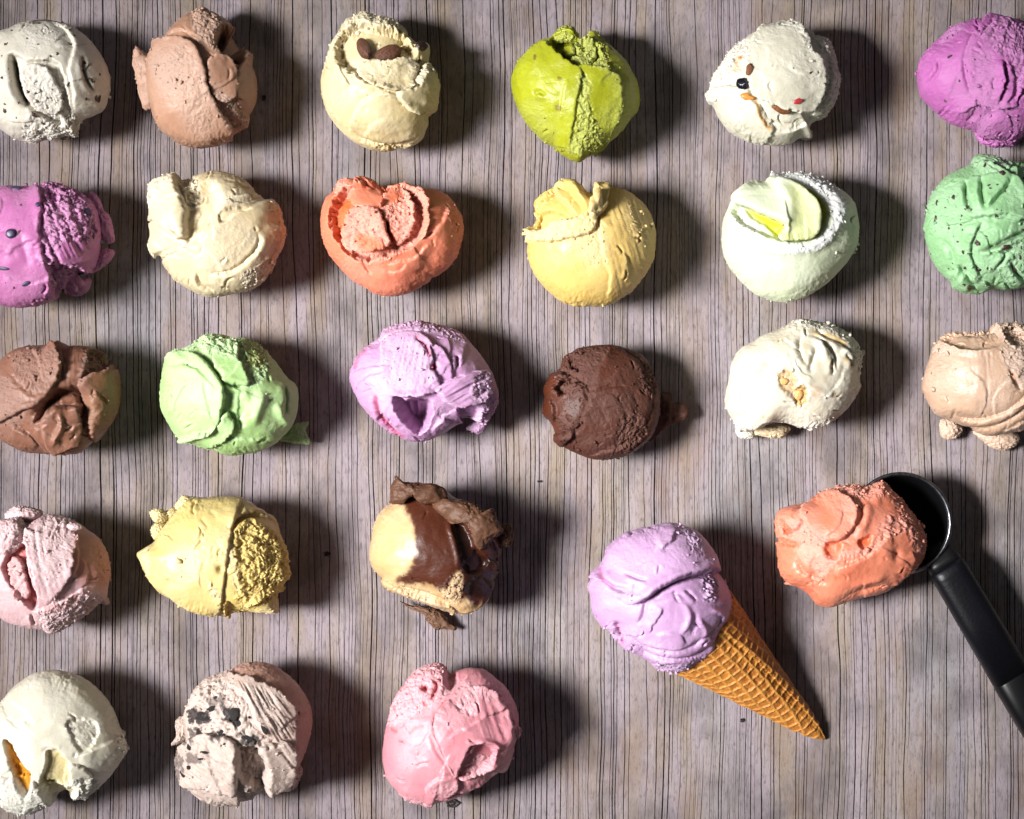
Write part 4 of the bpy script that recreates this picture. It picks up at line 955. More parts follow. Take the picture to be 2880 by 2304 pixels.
# ------------------------------------------------------------------ fourth row
scoop(ZJ, 'pale rose scoop with a reddish slit, cropped by the left edge in the fourth row',
      [(40,340),(130,320),(230,330),(330,328),(430,335),(530,365),(620,430),(690,480),(740,560),(765,650),(775,750),(760,830),(745,900),(690,940),(620,1010),(520,1070),(430,1130),(370,1160),(310,1140),(200,1130),(80,1090),(-40,1020),(-150,930),(-210,820),(-220,700),(-190,560),(-110,430)],
      (280,720), ice('ice_pale_rose', (240,196,198), var=(234,182,188), pig=(216,112,104), pig_b=(226,146,124), gloss=0.48),
      [P([(85,620),(150,520),(235,530),(240,650),(275,780),(310,890),(280,970),(200,900),(130,800),(75,700)], 0.26, 15, rag=6), Q([(85,620),(150,525),(235,535),(235,650),(275,780),(305,890),(280,960),(200,900),(130,800),(80,700)], 0.8, 14, 6),
       L([(105,650),(180,610),(225,750),(245,880),(180,890),(130,770)], 0.15, 10, rag=8), Q([(110,650),(180,620),(220,750),(240,870),(185,880),(135,770)], 0.25, 10, 12), G([(90,610),(200,590),(260,880),(160,880)], 0.08, 9),
       L([(225,470),(330,350),(490,370),(555,480),(550,600),(520,760),(400,890),(315,840),(285,660)], 0.09, 10, rag=9, ro=0.3), T([(240,450),(540,400),(520,760),(320,830)], 1.35, 0.016, 20), G([(300,400),(540,400),(520,700),(340,800)], 0.03, 11),
       Q([(565,440),(700,470),(790,650),(770,830),(640,790),(560,700)], 0.75, 50, 16, 1), F([(560,420),(590,600),(560,760)], 0.04, 70, 1), G([(680,500),(780,650),(760,800),(700,720)], 0.03, 11),
       G([(320,960),(520,880),(640,850),(780,920),(560,1080),(350,1180)], 0.07, 9), F([(250,990),(420,940),(560,860),(660,800)], 0.05, 50, 1), C([(255,1000),(275,1090)], 0.08, 9),
       G([(160,450),(260,440),(280,560),(190,540)], 0.08, 9), F([(20,1060),(150,1090),(300,1100)], 0.03, 40, -1), QL([(340,970),(480,940),(600,870)], 30, 0.3)],
      19, lumps=[lump([(-40,390),(50,350),(140,350),(185,420),(170,500),(100,590),(0,610),(-60,520)], 1.45, 0.28, 0.05), lump([(40,320),(90,270),(160,262),(250,275),(300,300),(270,350),(160,380),(70,380)], 1.1, 0.25, 0.07), lump([(680,890),(730,870),(770,930),(755,955),(700,935)], 0.55, 0.12, 0.05), lump([(475,390),(560,385),(575,420),(500,430)], 1.45, 0.1, 0.08)])

scoop(ZJ, 'straw yellow scoop with a coarse crumbly right side, second in the fourth row',
      [(1290,250),(1350,215),(1440,205),(1580,195),(1700,205),(1790,250),(1880,300),(1950,370),(1985,470),(2010,560),(2030,660),(2040,760),(2000,810),(1985,900),(2000,1050),(1900,1050),(1740,1045),(1640,1065),(1590,1045),(1460,1030),(1330,980),(1220,920),(1120,870),(1050,790),(990,660),(965,600),(1010,560),(1080,520),(1120,450),(1180,370),(1240,300)],
      (1540,640), ice('ice_straw', (242,216,142), var=(240,208,126), pig=(252,218,124), gloss=0.38, fleck=(190,150,80), fleck_thr=0.045),
      [Q([(1660,400),(1800,330),(1950,430),(2060,760),(1910,960),(1640,1080),(1560,900),(1690,850),(1700,700)], 0.85, 30, 16), G([(1670,430),(1800,350),(1930,430),(2020,560),(2050,760),(1960,810),(1910,940),(1740,990),(1690,850),(1700,700),(1650,560)], 0.10, 6.5, 40), G([(1670,430),(1930,430),(2050,760),(1900,950),(1700,850)], 0.05, 12), P([(1700,500),(1800,420),(1960,560),(1960,760),(1800,900),(1720,700)], 0.06, 40),  # golden pigment over the crumbs: warm bounced light put into the colour
       F([(1650,420),(1700,340),(1800,305),(1910,330),(1970,400)], 0.10, 60, -1), C([(1650,410),(1705,350),(1800,318),(1900,340)], 0.07, 14), C([(1740,260),(1830,270),(1920,330)], 0.04, 14),
       L([(1440,150),(1300,260),(1200,400),(1150,500),(1090,600),(1100,760),(1400,1000),(1560,990),(1620,700),(1660,400),(1700,150)], 0.05, 14, rag=4),
       G([(1510,760),(1600,880),(1650,1070),(1580,980),(1520,850)], 0.10, 8), P([(1640,920),(1740,980),(1980,870),(2020,1060),(1640,1070)], 0.14, 16), G([(1640,960),(1980,940),(1980,1060),(1640,1070)], 0.05, 9),
       B((1590,685),22,24,0,-0.10), B((1245,785),45,35,0,-0.04), F([(990,620),(1080,740),(1200,850),(1400,980),(1560,1020)], 0.04, 50, -1), G([(980,600),(1080,540),(1110,640),(1080,740)], 0.05, 9), C([(1440,340),(1500,400),(1470,430)], 0.02, 14), C([(1500,290),(1560,350)], 0.015, 14)],
      20, lumps=[lump([(1060,300),(1110,280),(1160,290),(1190,330),(1150,380),(1085,360)], 0.75, 0.2, 0.09), lump([(1080,400),(1140,370),(1185,400),(1160,480),(1100,500),(1070,450)], 0.7, 0.2, 0.09), lump([(1240,250),(1290,190),(1340,195),(1440,205),(1390,245),(1310,280),(1250,290)], 0.7, 0.18, 0.09), lump([(1160,310),(1230,270),(1260,310),(1200,370)], 0.7, 0.16, 0.09)])

scoop(ZK, 'glossy caramel and dark chocolate scoop with a crusty brown ribbon on top',
      [(480,360),(600,250),(760,200),(930,230),(1060,330),(1180,370),(1330,460),(1440,560),(1500,680),(1500,820),(1480,960),(1440,1120),(1380,1300),(1260,1400),(1130,1430),(1000,1380),(880,1350),(760,1300),(560,1230),(420,1170),(370,1080),(290,980),(262,860),(280,720),(310,570),(370,450)],
      (870,830), ice('ice_caramel_chocolate', (228,184,124), var=(234,200,156), pig=(86,41,24), pig_b=(38,17,12), gloss=0.37, sss=0.2, spec=0.32, bump=0.16),
      [Q([(520,330),(600,430),(680,560),(700,720),(690,900),(650,990),(520,1080),(620,1110),(800,1120),(960,1160),(1040,1080),(1100,1000),(1130,1100),(1100,1260),(1200,1330),(1420,1250),(1600,900),(1560,560),(1200,250),(760,150),(560,230)], 1.0, 34, 26),
       QL([(640,1060),(900,1150),(960,1170)], 26, 0.4),
       Q([(1060,560),(1180,600),(1240,760),(1310,830),(1400,900),(1400,1250),(1180,1200),(1140,980),(1110,800)], 0.85, 40, 14, 1),
       P([(1060,540),(1180,590),(1250,760),(1310,840),(1360,920),(1300,1010),(1170,990),(1120,800)], 0.13, 30, rag=6), C([(1020,500),(1090,700),(1130,900),(1110,1010)], 0.08, 16), 
       Q([(1040,1090),(1090,1010),(1120,1150),(1080,1290),(1180,1240),(1220,1330),(1060,1360),(960,1220)], -0.0, 20, 16), Q([(1060,1080),(1100,1000),(1120,1140),(1080,1250),(1010,1240)], 0.25, 18, 18), G([(960,1120),(1110,980),(1150,1160),(1080,1300),(960,1240)], 0.07, 8),
       L([(380,1100),(520,1150),(760,1240),(1000,1310),(1050,1390),(880,1380),(640,1300),(400,1200)], 0.07, 12, rag=4), C([(480,1150),(700,1180),(940,1260),(1040,1300)], 0.06, 14),
       P([(1180,1130),(1300,1060),(1400,1150),(1320,1280),(1200,1250)], 0.06, 26), F([(1080,1400),(1250,1360),(1390,1220),(1440,1080)], 0.06, 60, -1), B((830,1200),9,9,0,-0.05), B((690,1180),9,9,0,-0.05), C([(1380,700),(1440,820),(1460,960)], 0.06, 22), R([(1340,900),(1420,940),(1420,1020)], 0.05, 20),
       G([(900,1100),(1000,1120),(980,1200),(900,1180)], 0.04, 10)],
      21, auto=0.4, lumps=[lump([(455,370),(460,250),(490,180),(510,120),(545,180),(640,190),(760,195),(930,220),(990,320),(950,390),(840,395),(760,400),(650,310),(590,380),(520,395)], 1.42, 0.27, 0.035, 0.93),
                 lump([(840,390),(960,330),(1100,355),(1260,400),(1340,460),(1410,430),(1460,560),(1500,650),(1390,730),(1300,820),(1240,760),(1200,620),(1080,530),(1040,580),(940,500)], 1.52, 0.27, 0.035, 0.91),
                 lump([(1480,600),(1560,580),(1600,640),(1590,740),(1540,790),(1470,760),(1440,680)], 1.0, 0.2, 0.08, 0.9),
                 lump([(540,1290),(600,1330),(720,1340),(860,1370),(960,1420),(1020,1500),(1080,1550),(1040,1570),(980,1545),(890,1560),(800,1470),(780,1400),(640,1370)], 0.16, 0.10, 0.06, 0.88),
                 lump([(370,1090),(420,1120),(430,1170),(390,1170)], 0.4, 0.08, 0.08, 0.6)], z_off=0.0)

# ------------------------------------------------------------------ fifth row
scoop(ZN, 'smooth white scoop with orange mango sauce in a cleft, at the lower left corner',
      [(340,155),(430,165),(560,210),(680,310),(760,420),(800,530),(830,600),(850,680),(820,760),(740,870),(640,960),(540,1030),(460,1010),(380,1040),(290,1080),(200,1115),(90,1095),(20,1050),(-30,960),(-120,860),(-170,740),(-170,600),(-110,470),(0,380),(70,290),(170,210),(250,170)],
      (330,620), ice('ice_white_mango', (254,248,228), var=(252,243,214), pig=(240,164,24), pig_b=(240,216,130), gloss=0.40),
      [P([(80,605),(130,620),(200,750),(255,830),(230,960),(170,900),(130,780)], 0.20, 14, rag=6), Q([(78,600),(130,640),(200,750),(250,820),(225,940),(170,880),(130,780)], 1.0, 8, 8), C([(120,640),(150,700),(180,760)], 0.10, 12),
       P([(375,670),(430,650),(495,730),(515,860),(460,890),(330,870),(365,760)], 0.12, 13, rag=8), Q([(380,670),(440,660),(500,740),(510,860),(450,895),(340,860),(375,750)], 0.65, 12, 10, 1), 
       P([(325,860),(450,905),(545,900),(490,1020),(380,1040)], 0.20, 15, rag=8), Q([(320,850),(460,920),(540,920),(470,1010),(390,1010)], 0.6, 20, 12, 1),
       P([(500,480),(560,450),(680,490),(680,600),(600,670),(550,600)], 0.05, 13, rag=8), G([(490,470),(690,470),(690,610),(560,640)], 0.03, 11),
       L([(-60,850),(120,850),(250,850),(310,930),(350,1030),(300,1120),(150,1160),(-40,1080)], 0.07, 11, rag=10, ro=0.3), G([(0,880),(250,850),(360,1000),(200,1120),(20,1060)], 0.05, 8), F([(560,700),(690,650),(830,590)], 0.04, 70, 1), G([(480,880),(660,850),(660,970),(500,1040)], 0.07, 8), L([(510,760),(600,780),(640,880),(560,1000),(470,920)], 0.05, 11, rag=9),
       G([(790,580),(850,600),(880,700),(800,760)], 0.05, 8), B((160,500),120,80,0.4,0.03), F([(110,600),(190,510),(230,460)], 0.03, 60, 1), C([(330,660),(400,640),(460,670)], 0.03, 14)],
      22, auto=0.6, lumps=[lump([(800,560),(845,575),(840,630),(875,685),(830,690),(800,640)], 0.6, 0.06, 0.09)])

scoop(ZN, 'mauve beige scoop with dark cookie crumbs and a smooth back, second in the bottom row',
      [(1530,170),(1620,115),(1720,100),(1830,120),(1930,180),(2020,270),(2080,380),(2105,500),(2090,600),(2060,700),(2020,790),(1980,860),(1920,930),(1830,960),(1740,980),(1680,1030),(1560,1045),(1430,1040),(1330,980),(1260,900),(1230,800),(1240,700),(1265,610),(1250,540),(1250,460),(1280,380),(1320,290),(1380,240),(1450,200)],
      (1660,580), ice('ice_cookies', (224,196,180), var=(214,182,166), pig=(210,164,146), pig_b=(44,34,34), gloss=0.38, fleck=(60,46,44), fleck_thr=0.09, fleck_scale=420),
      [L([(1230,760),(1290,640),(1440,555),(1600,585),(1640,700),(1625,860),(1620,1010),(1480,1100),(1290,1020)], 0.12, 11, rag=7, ro=0.2), T([(1260,700),(1600,640),(1600,1000),(1380,1020)], 0.6, 0.035, 18),
       P([(1640,650),(1760,640),(1810,760),(1790,910),(1700,870),(1640,800)], 0.30, 16, rag=10), G([(1640,640),(1800,640),(1790,980),(1650,980)], 0.07, 9),
       L([(1780,640),(1940,615),(1955,720),(1945,850),(2040,830),(1980,960),(1900,980),(1795,910),(1820,760)], 0.14, 10, rag=10, ro=0.4),
       L([(1470,180),(1700,210),(1820,250),(1930,330),(1990,420),(1995,600),(1960,800),(1850,900),(1500,900),(1200,800),(1200,400)], 0.08, 10, rag=9), T([(1560,230),(1900,330),(1980,600),(1940,780),(1840,560),(1700,360)], 1.0, 0.035, 16),
       Q([(1530,150),(1720,60),(1950,160),(2160,500),(2050,850),(1975,760),(2005,450),(1920,310),(1820,230),(1700,195)], 1.0, 16, 10),
       F([(1560,250),(1700,330),(1760,480),(1850,590)], 0.08, 60, -1), G([(1300,420),(1400,260),(1540,230),(1690,340),(1740,500),(1850,600),(1700,650),(1480,590),(1330,620)], 0.10, 8), Q([(1310,420),(1380,400),(1440,430),(1440,490),(1350,480)], 0.95, 8, 40, 1), Q([(1550,390),(1640,390),(1650,490),(1560,490)], 0.95, 8, 40, 1), Q([(1320,530),(1400,520),(1390,590),(1320,590)], 0.8, 8, 36, 1), Q([(1480,530),(1570,540),(1560,580),(1490,570)], 0.9, 8, 36, 1), Q([(1640,560),(1760,570),(1750,620),(1650,610)], 0.9, 8, 36, 1), Q([(1230,700),(1290,690),(1290,860),(1230,850)], 0.7, 8, 44, 1), Q([(1340,670),(1440,680),(1420,730),(1340,720)], 0.7, 6, 40, 1), Q([(1430,330),(1540,320),(1560,380),(1440,390)], 0.6, 6, 44, 1),
       G([(1250,470),(1330,320),(1420,240),(1380,420)], 0.06, 9), G([(1240,700),(1300,640),(1300,850),(1240,860)], 0.04, 10)],
      23, lo_ro=0.008, lumps=[lump([(1150,655),(1190,600),(1185,500),(1250,470),(1290,560),(1260,610),(1200,650)], 0.8, 0.14, 0.08), lump([(1890,890),(1970,800),(2035,825),(1985,945),(1910,970),(1870,940)], 0.5, 0.2, 0.08)],
      inc=[('cookie_crumb',1385,455,62,34,0.4,0.4),('cookie_crumb',1595,430,44,54,0.2,0.4),('cookie_crumb',1360,560,30,36,0,0.4),('cookie_crumb',1512,555,40,26,0.4,0.4),('cookie_crumb',1690,588,55,26,0.3,0.4),('cookie_crumb',1470,330,24,16,0.4,0.4),('cookie_crumb',1300,645,24,36,0.4,0.45),('cookie_crumb',1245,840,22,32,-0.3,0.45),('cookie_crumb',1400,680,34,12,0,0.5),('cookie_crumb',1440,400,44,22,-0.4,0.5),('cookie_crumb',1630,490,30,26,0,0.4),('cookie_crumb',1800,530,20,44,-0.5,0.5),('cookie_crumb',1380,725,30,10,-0.1,0.5),('cookie_crumb',1290,790,22,20,0,0.5),('cookie_crumb',1700,450,14,12,0,0.4),('cookie_crumb',1540,620,14,10,0,0.4)])

scoop(ZO, 'bright pink scoop with overlapping creased lobes, third in the bottom row',
      [(600,200),(740,165),(820,190),(860,240),(960,230),(1080,210),(1220,230),(1330,310),(1440,410),(1500,510),(1560,640),(1575,760),(1560,900),(1530,950),(1500,1100),(1440,1240),(1320,1270),(1200,1370),(1080,1440),(900,1520),(720,1570),(690,1610),(560,1575),(420,1510),(330,1420),(240,1310),(200,1150),(200,980),(220,850),(260,720),(290,580),(360,440),(440,340),(500,260)],
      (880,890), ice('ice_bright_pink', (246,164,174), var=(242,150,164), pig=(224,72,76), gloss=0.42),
      [F([(730,600),(735,800),(790,960),(880,1120),(950,1260)], 0.05, 130, 1), C([(690,780),(760,980),(850,1120),(930,1240)], 0.03, 20), F([(880,480),(800,560),(730,650)], 0.05, 70, -1), QL([(870,480),(810,560),(740,640)], 18, 0.7),
       L([(760,620),(890,490),(1060,390),(1250,430),(1390,560),(1440,720),(1430,940),(1300,960),(1200,910),(1090,930),(1000,1080),(940,1240),(830,1020),(745,800)], 0.06, 18, rag=6),
       P([(1110,960),(1210,905),(1320,970),(1310,1080),(1180,1200),(990,1260),(960,1200),(1030,1080)], 0.12, 20, rag=6), G([(1000,1080),(1310,1040),(1220,1210),(970,1260)], 0.05, 9), R([(1090,930),(1210,890),(1330,960),(1330,1060)], 0.05, 26),
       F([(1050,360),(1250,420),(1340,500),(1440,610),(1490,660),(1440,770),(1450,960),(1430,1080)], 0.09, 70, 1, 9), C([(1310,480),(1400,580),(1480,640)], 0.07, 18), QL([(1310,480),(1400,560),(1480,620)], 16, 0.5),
       G([(380,420),(600,180),(850,180),(930,330),(860,430),(620,600),(420,720),(260,780),(280,600)], 0.06, 9), T([(1100,450),(1400,600),(1420,900),(1150,800)], 1.3, 0.02, 40),
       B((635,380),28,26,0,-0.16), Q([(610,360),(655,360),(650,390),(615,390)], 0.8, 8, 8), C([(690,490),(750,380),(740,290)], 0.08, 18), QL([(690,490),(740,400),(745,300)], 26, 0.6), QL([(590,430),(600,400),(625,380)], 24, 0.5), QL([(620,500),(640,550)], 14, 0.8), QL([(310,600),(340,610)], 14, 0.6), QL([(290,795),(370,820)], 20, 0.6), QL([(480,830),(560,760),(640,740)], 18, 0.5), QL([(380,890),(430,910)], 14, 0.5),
       C([(395,775),(460,710),(535,635)], 0.05, 10), P([(850,260),(930,250),(950,330),(880,380)], 0.10, 20), G([(960,360),(1150,400),(1080,640),(960,600)], 0.03, 10), G([(1100,380),(1340,440),(1300,520),(1120,480)], 0.03, 11),
       L([(640,1410),(700,1310),(800,1255),(930,1250),(960,1330),(900,1420),(800,1480)], 0.05, 12, rag=6), G([(690,1330),(920,1270),(930,1400),(760,1460)], 0.03, 10),
       F([(960,1300),(1200,1210),(1400,1120)], 0.07, 70, -1), F([(920,1440),(1150,1360),(1380,1210)], 0.07, 60, -1), C([(780,1500),(960,1440),(1140,1380)], 0.04, 16), G([(360,1440),(700,1560),(680,1610),(500,1580)], 0.04, 9), G([(760,1170),(830,1180),(800,1230)],0.05,10)],
      24, lumps=[lump([(1420,720),(1460,660),(1480,740),(1585,820),(1560,910),(1480,900),(1440,840)], 1.0, 0.14, 0.07), lump([(1040,1010),(1110,940),(1130,960),(1090,1060),(1030,1060)], 1.62, 0.06, 0.07)])

# ------------------------------------------------------------------ the waffle cone and its scoop
def waffle():
    m, nt, b, N = newmat('baked_waffle')
    o = N('ShaderNodeTexCoord').outputs['Object']
    at = N('ShaderNodeAttribute', attribute_name='rough').outputs['Fac']
    n1 = noise(nt, o, 160, 4, 0.6); n2 = noise(nt, o, 900, 4, 0.7)
    c = mix(nt, ramp(nt, n1, [(0.35, (0, 0, 0)), (0.65, (1, 1, 1))]), lin((194,126,48)), lin((170,100,34)))
    n3 = noise(nt, o, 60, 3, 0.6)
    c = mix(nt, ramp(nt, n3, [(0.50, (0, 0, 0)), (0.72, (0.8, 0.8, 0.8))]), c, lin((158,92,34)))
    c = mix(nt, mathn(nt, 'MULTIPLY', at, 0.8), c, lin((222,160,78)))
    c = mix(nt, ramp(nt, n2, [(0.30, (0.6, 0.6, 0.6)), (0.42, (0, 0, 0))]), c, lin((130,76,26)))
    nt.links.new(c, b.inputs['Base Color']); b.inputs['Roughness'].default_value = 0.48
    b.inputs['Subsurface Weight'].default_value = 0.1; b.inputs['Subsurface Scale'].default_value = 0.002
    bp = N('ShaderNodeBump'); bp.inputs['Distance'].default_value = 0.0006; bp.inputs['Strength'].default_value = 0.6
    nt.links.new(n2, bp.inputs['Height']); nt.links.new(bp.outputs[0], b.inputs['Normal'])
    return m

def make_cone():
    tip = ZL.world([(1772,1632)], 0.003)[0]; mouth = ZL.world([(858,852)], 0.024)[0]
    ax2 = np.array([mouth[0] - tip[0], mouth[1] - tip[1]]); plan = np.linalg.norm(ax2); ux, uy = ax2 / plan
    half = math.radians(13.7)
    tilt = half * 0.97
    Ls = plan / math.cos(tilt) * 1.03                       # axis length
    A = np.array([ux * math.cos(tilt), uy * math.cos(tilt), math.sin(tilt)])
    Bv = np.array([-uy, ux, 0.0]); Cv = np.cross(A, Bv)
    if Cv[2] < 0: Cv = -Cv
    nphi, ns = 320, 260
    ph = np.linspace(0, 2 * np.pi, nphi, endpoint=False); t = np.linspace(0.004, 1.0, ns)
    PH, Tt = np.meshgrid(ph, t, indexing='ij')
    s = Tt * Ls / math.cos(half)
    seam = (2.35 - 0.45 * Tt)                               # angle of the outer wrap's edge
    aroll = ((PH - seam) % (2 * np.pi))
    al = aroll * math.sin(half) + 0.35
    gx = s * np.cos(al); gy = s * np.sin(al)
    rot = 0.30; cell = 0.0043
    a = (gx * math.cos(rot) + gy * math.sin(rot)) / cell; bb = (-gx * math.sin(rot) + gy * math.cos(rot)) / cell
    P3 = np.stack([(s * np.cos(PH)).ravel(), (s * np.sin(PH)).ravel(), s.ravel()], 1)
    wob = 0.10 * perlin(P3 * 120, 3).reshape(PH.shape)
    da = np.abs((a + wob) - np.round(a + wob)); db = np.abs((bb - wob) - np.round(bb - wob))
    ra = np.exp(-(da / 0.15) ** 2); rb = np.exp(-(db / 0.15) ** 2)
    ridge = np.maximum(ra, rb)
    wrap = 0.0011 * np.exp(-aroll / 1.6)                    # outer layer lifts over the inner one
    lumpy = 0.00035 * perlin(P3 * 160, 6).reshape(PH.shape) + 0.00016 * perlin(P3 * 600, 7).reshape(PH.shape)
    slump = 0.0004 * perlin(P3 * 45, 9).reshape(PH.shape)
    rad = s * math.sin(half) + 0.0018 * (1 - np.exp(-Tt * 20)) + ridge * 0.00062 * sstep(0, 0.08, Tt) + wrap + lumpy + slump
    rag = 0.0022 * perlin(np.stack([np.cos(PH[:, -1]) * 3.2, np.sin(PH[:, -1]) * 3.2, PH[:, -1] * 0], 1), 4) + 0.0012 * perlin(np.stack([np.cos(PH[:, -1]) * 11, np.sin(PH[:, -1]) * 11, PH[:, -1] * 0], 1), 5)
    axd = s * math.cos(half) + rag[:, None] * Tt ** 3 - 0.005 * (0.5 - 0.5 * np.cos(PH)) ** 2 * Tt ** 3
    pos = A * axd[..., None] + rad[..., None] * (np.cos(PH)[..., None] * Bv + np.sin(PH)[..., None] * Cv)
    inner_r = np.maximum(s * math.sin(half) - 0.0012, 0.0002)
    # inside wall, a few rings only
    ki = np.linspace(ns - 1, 10, 40).astype(int)
    pin = (A * axd[:, ki][..., None] + inner_r[:, ki][..., None] * (np.cos(PH[:, ki])[..., None] * Bv + np.sin(PH[:, ki])[..., None] * Cv))
    allp = np.concatenate([pos, pin], 1); nc = allp.shape[1]
    V = allp.reshape(-1, 3)
    V[:, 2] += 0.0012
    V[:, 2] = np.maximum(V[:, 2], 0.0003)
    idx = np.arange(nphi * nc).reshape(nphi, nc); nx = np.roll(idx, -1, 0)
    q = np.stack([idx[:, :-1], nx[:, :-1], nx[:, 1:], idx[:, 1:]], -1).reshape(-1, 4)
    # close the point
    V = np.vstack([V, [[0, 0, 0.001]]])
    tri = np.stack([np.full(nphi, len(V) - 1), nx[:, 0], idx[:, 0]], 1)
    ro = np.zeros((nphi, nc)); ro[:, :ns] = ridge * 0.8
    ro = np.append(ro.ravel(), 0); z = np.zeros(len(V))
    me = build_mesh('waffle_cone', [(V, q, tri, ro, np.stack([z, z], 1))])
    o = bpy.data.objects.new('waffle_cone', me); COL.objects.link(o); o.location = (tip[0], tip[1], 0)
    me.materials.append(waffle())
    o['label'] = 'golden brown waffle cone lying on the wood with a lilac scoop in its mouth'; o['category'] = 'ice cream cone'
    return o
make_cone()

scoop(ZL, 'lilac scoop with a deep fold across it, sitting in the mouth of the waffle cone',
      [(590,155),(700,135),(830,170),(900,210),(970,290),(1020,370),(1040,450),(1090,540),(1125,640),(1125,740),(1090,840),(1040,920),(1010,1010),(900,1080),(780,1155),(620,1140),(500,1040),(380,990),(300,880),(220,840),(160,740),(150,640),(125,570),(155,490),(240,400),(280,300),(370,220),(440,190)],
      (640,630), ice('ice_cone_lilac', (226,178,226), var=(220,168,218), pig=(200,90,140), gloss=0.44),
      [L([(1080,430),(900,452),(760,485),(620,545),(540,605),(430,660),(330,600),(250,520),(100,450),(200,150),(700,50),(1050,200)], 0.11, 13, lip=0.02, rag=5), C([(1040,440),(900,470),(760,500),(620,560),(540,625),(430,670)], 0.12, 16),
       C([(520,620),(505,700),(485,770),(455,805)], 0.06, 12), C([(245,430),(258,500),(330,560),(430,572)], 0.08, 15), QL([(245,430),(258,500),(330,560)], 14, 0.6), C([(380,460),(450,490),(545,512)], 0.05, 10), F([(725,180),(700,250),(615,325)], 0.05, 60, 1), C([(440,190),(428,250)], 0.03, 12),
       G([(740,170),(870,210),(880,320),(830,310)], 0.06, 9), G([(890,490),(1000,480),(1020,620),(920,640)], 0.09, 8), G([(330,570),(440,600),(430,700),(340,620)], 0.05, 9),
       C([(330,820),(450,925),(620,985),(800,970),(950,880),(1050,780)], 0.05, 18), C([(370,900),(560,1020),(760,1050),(920,1000),(1030,900)], 0.06, 16), R([(400,850),(560,950),(740,980),(900,910)], 0.03, 18), R([(500,1000),(640,1060),(800,1060)], 0.03, 16),
       R([(740,640),(800,700),(805,790),(740,890)], 0.035, 20), R([(850,740),(920,830),(925,890),(880,960)], 0.035, 18), R([(950,715),(1020,725),(1060,770),(1065,830)], 0.035, 16), C([(840,700),(860,800),(820,900)], 0.03, 26),
       C([(315,800),(340,870),(370,970)], 0.10, 13), B((320,815),22,20,0,-0.10), QL([(315,800),(345,880),(370,970)], 14, 0.5), C([(780,560),(825,605),(870,645)], 0.05, 11), C([(560,640),(680,600),(780,590)], 0.03, 14), G([(600,1060),(780,1090),(980,1010),(1000,1050),(780,1160),(600,1150)], 0.05, 9),
       G([(420,220),(700,130),(940,300),(1000,420),(700,470),(480,500),(260,420)], 0.008, 16, 60)],
      25, squash=0.92, z_off=0.0)

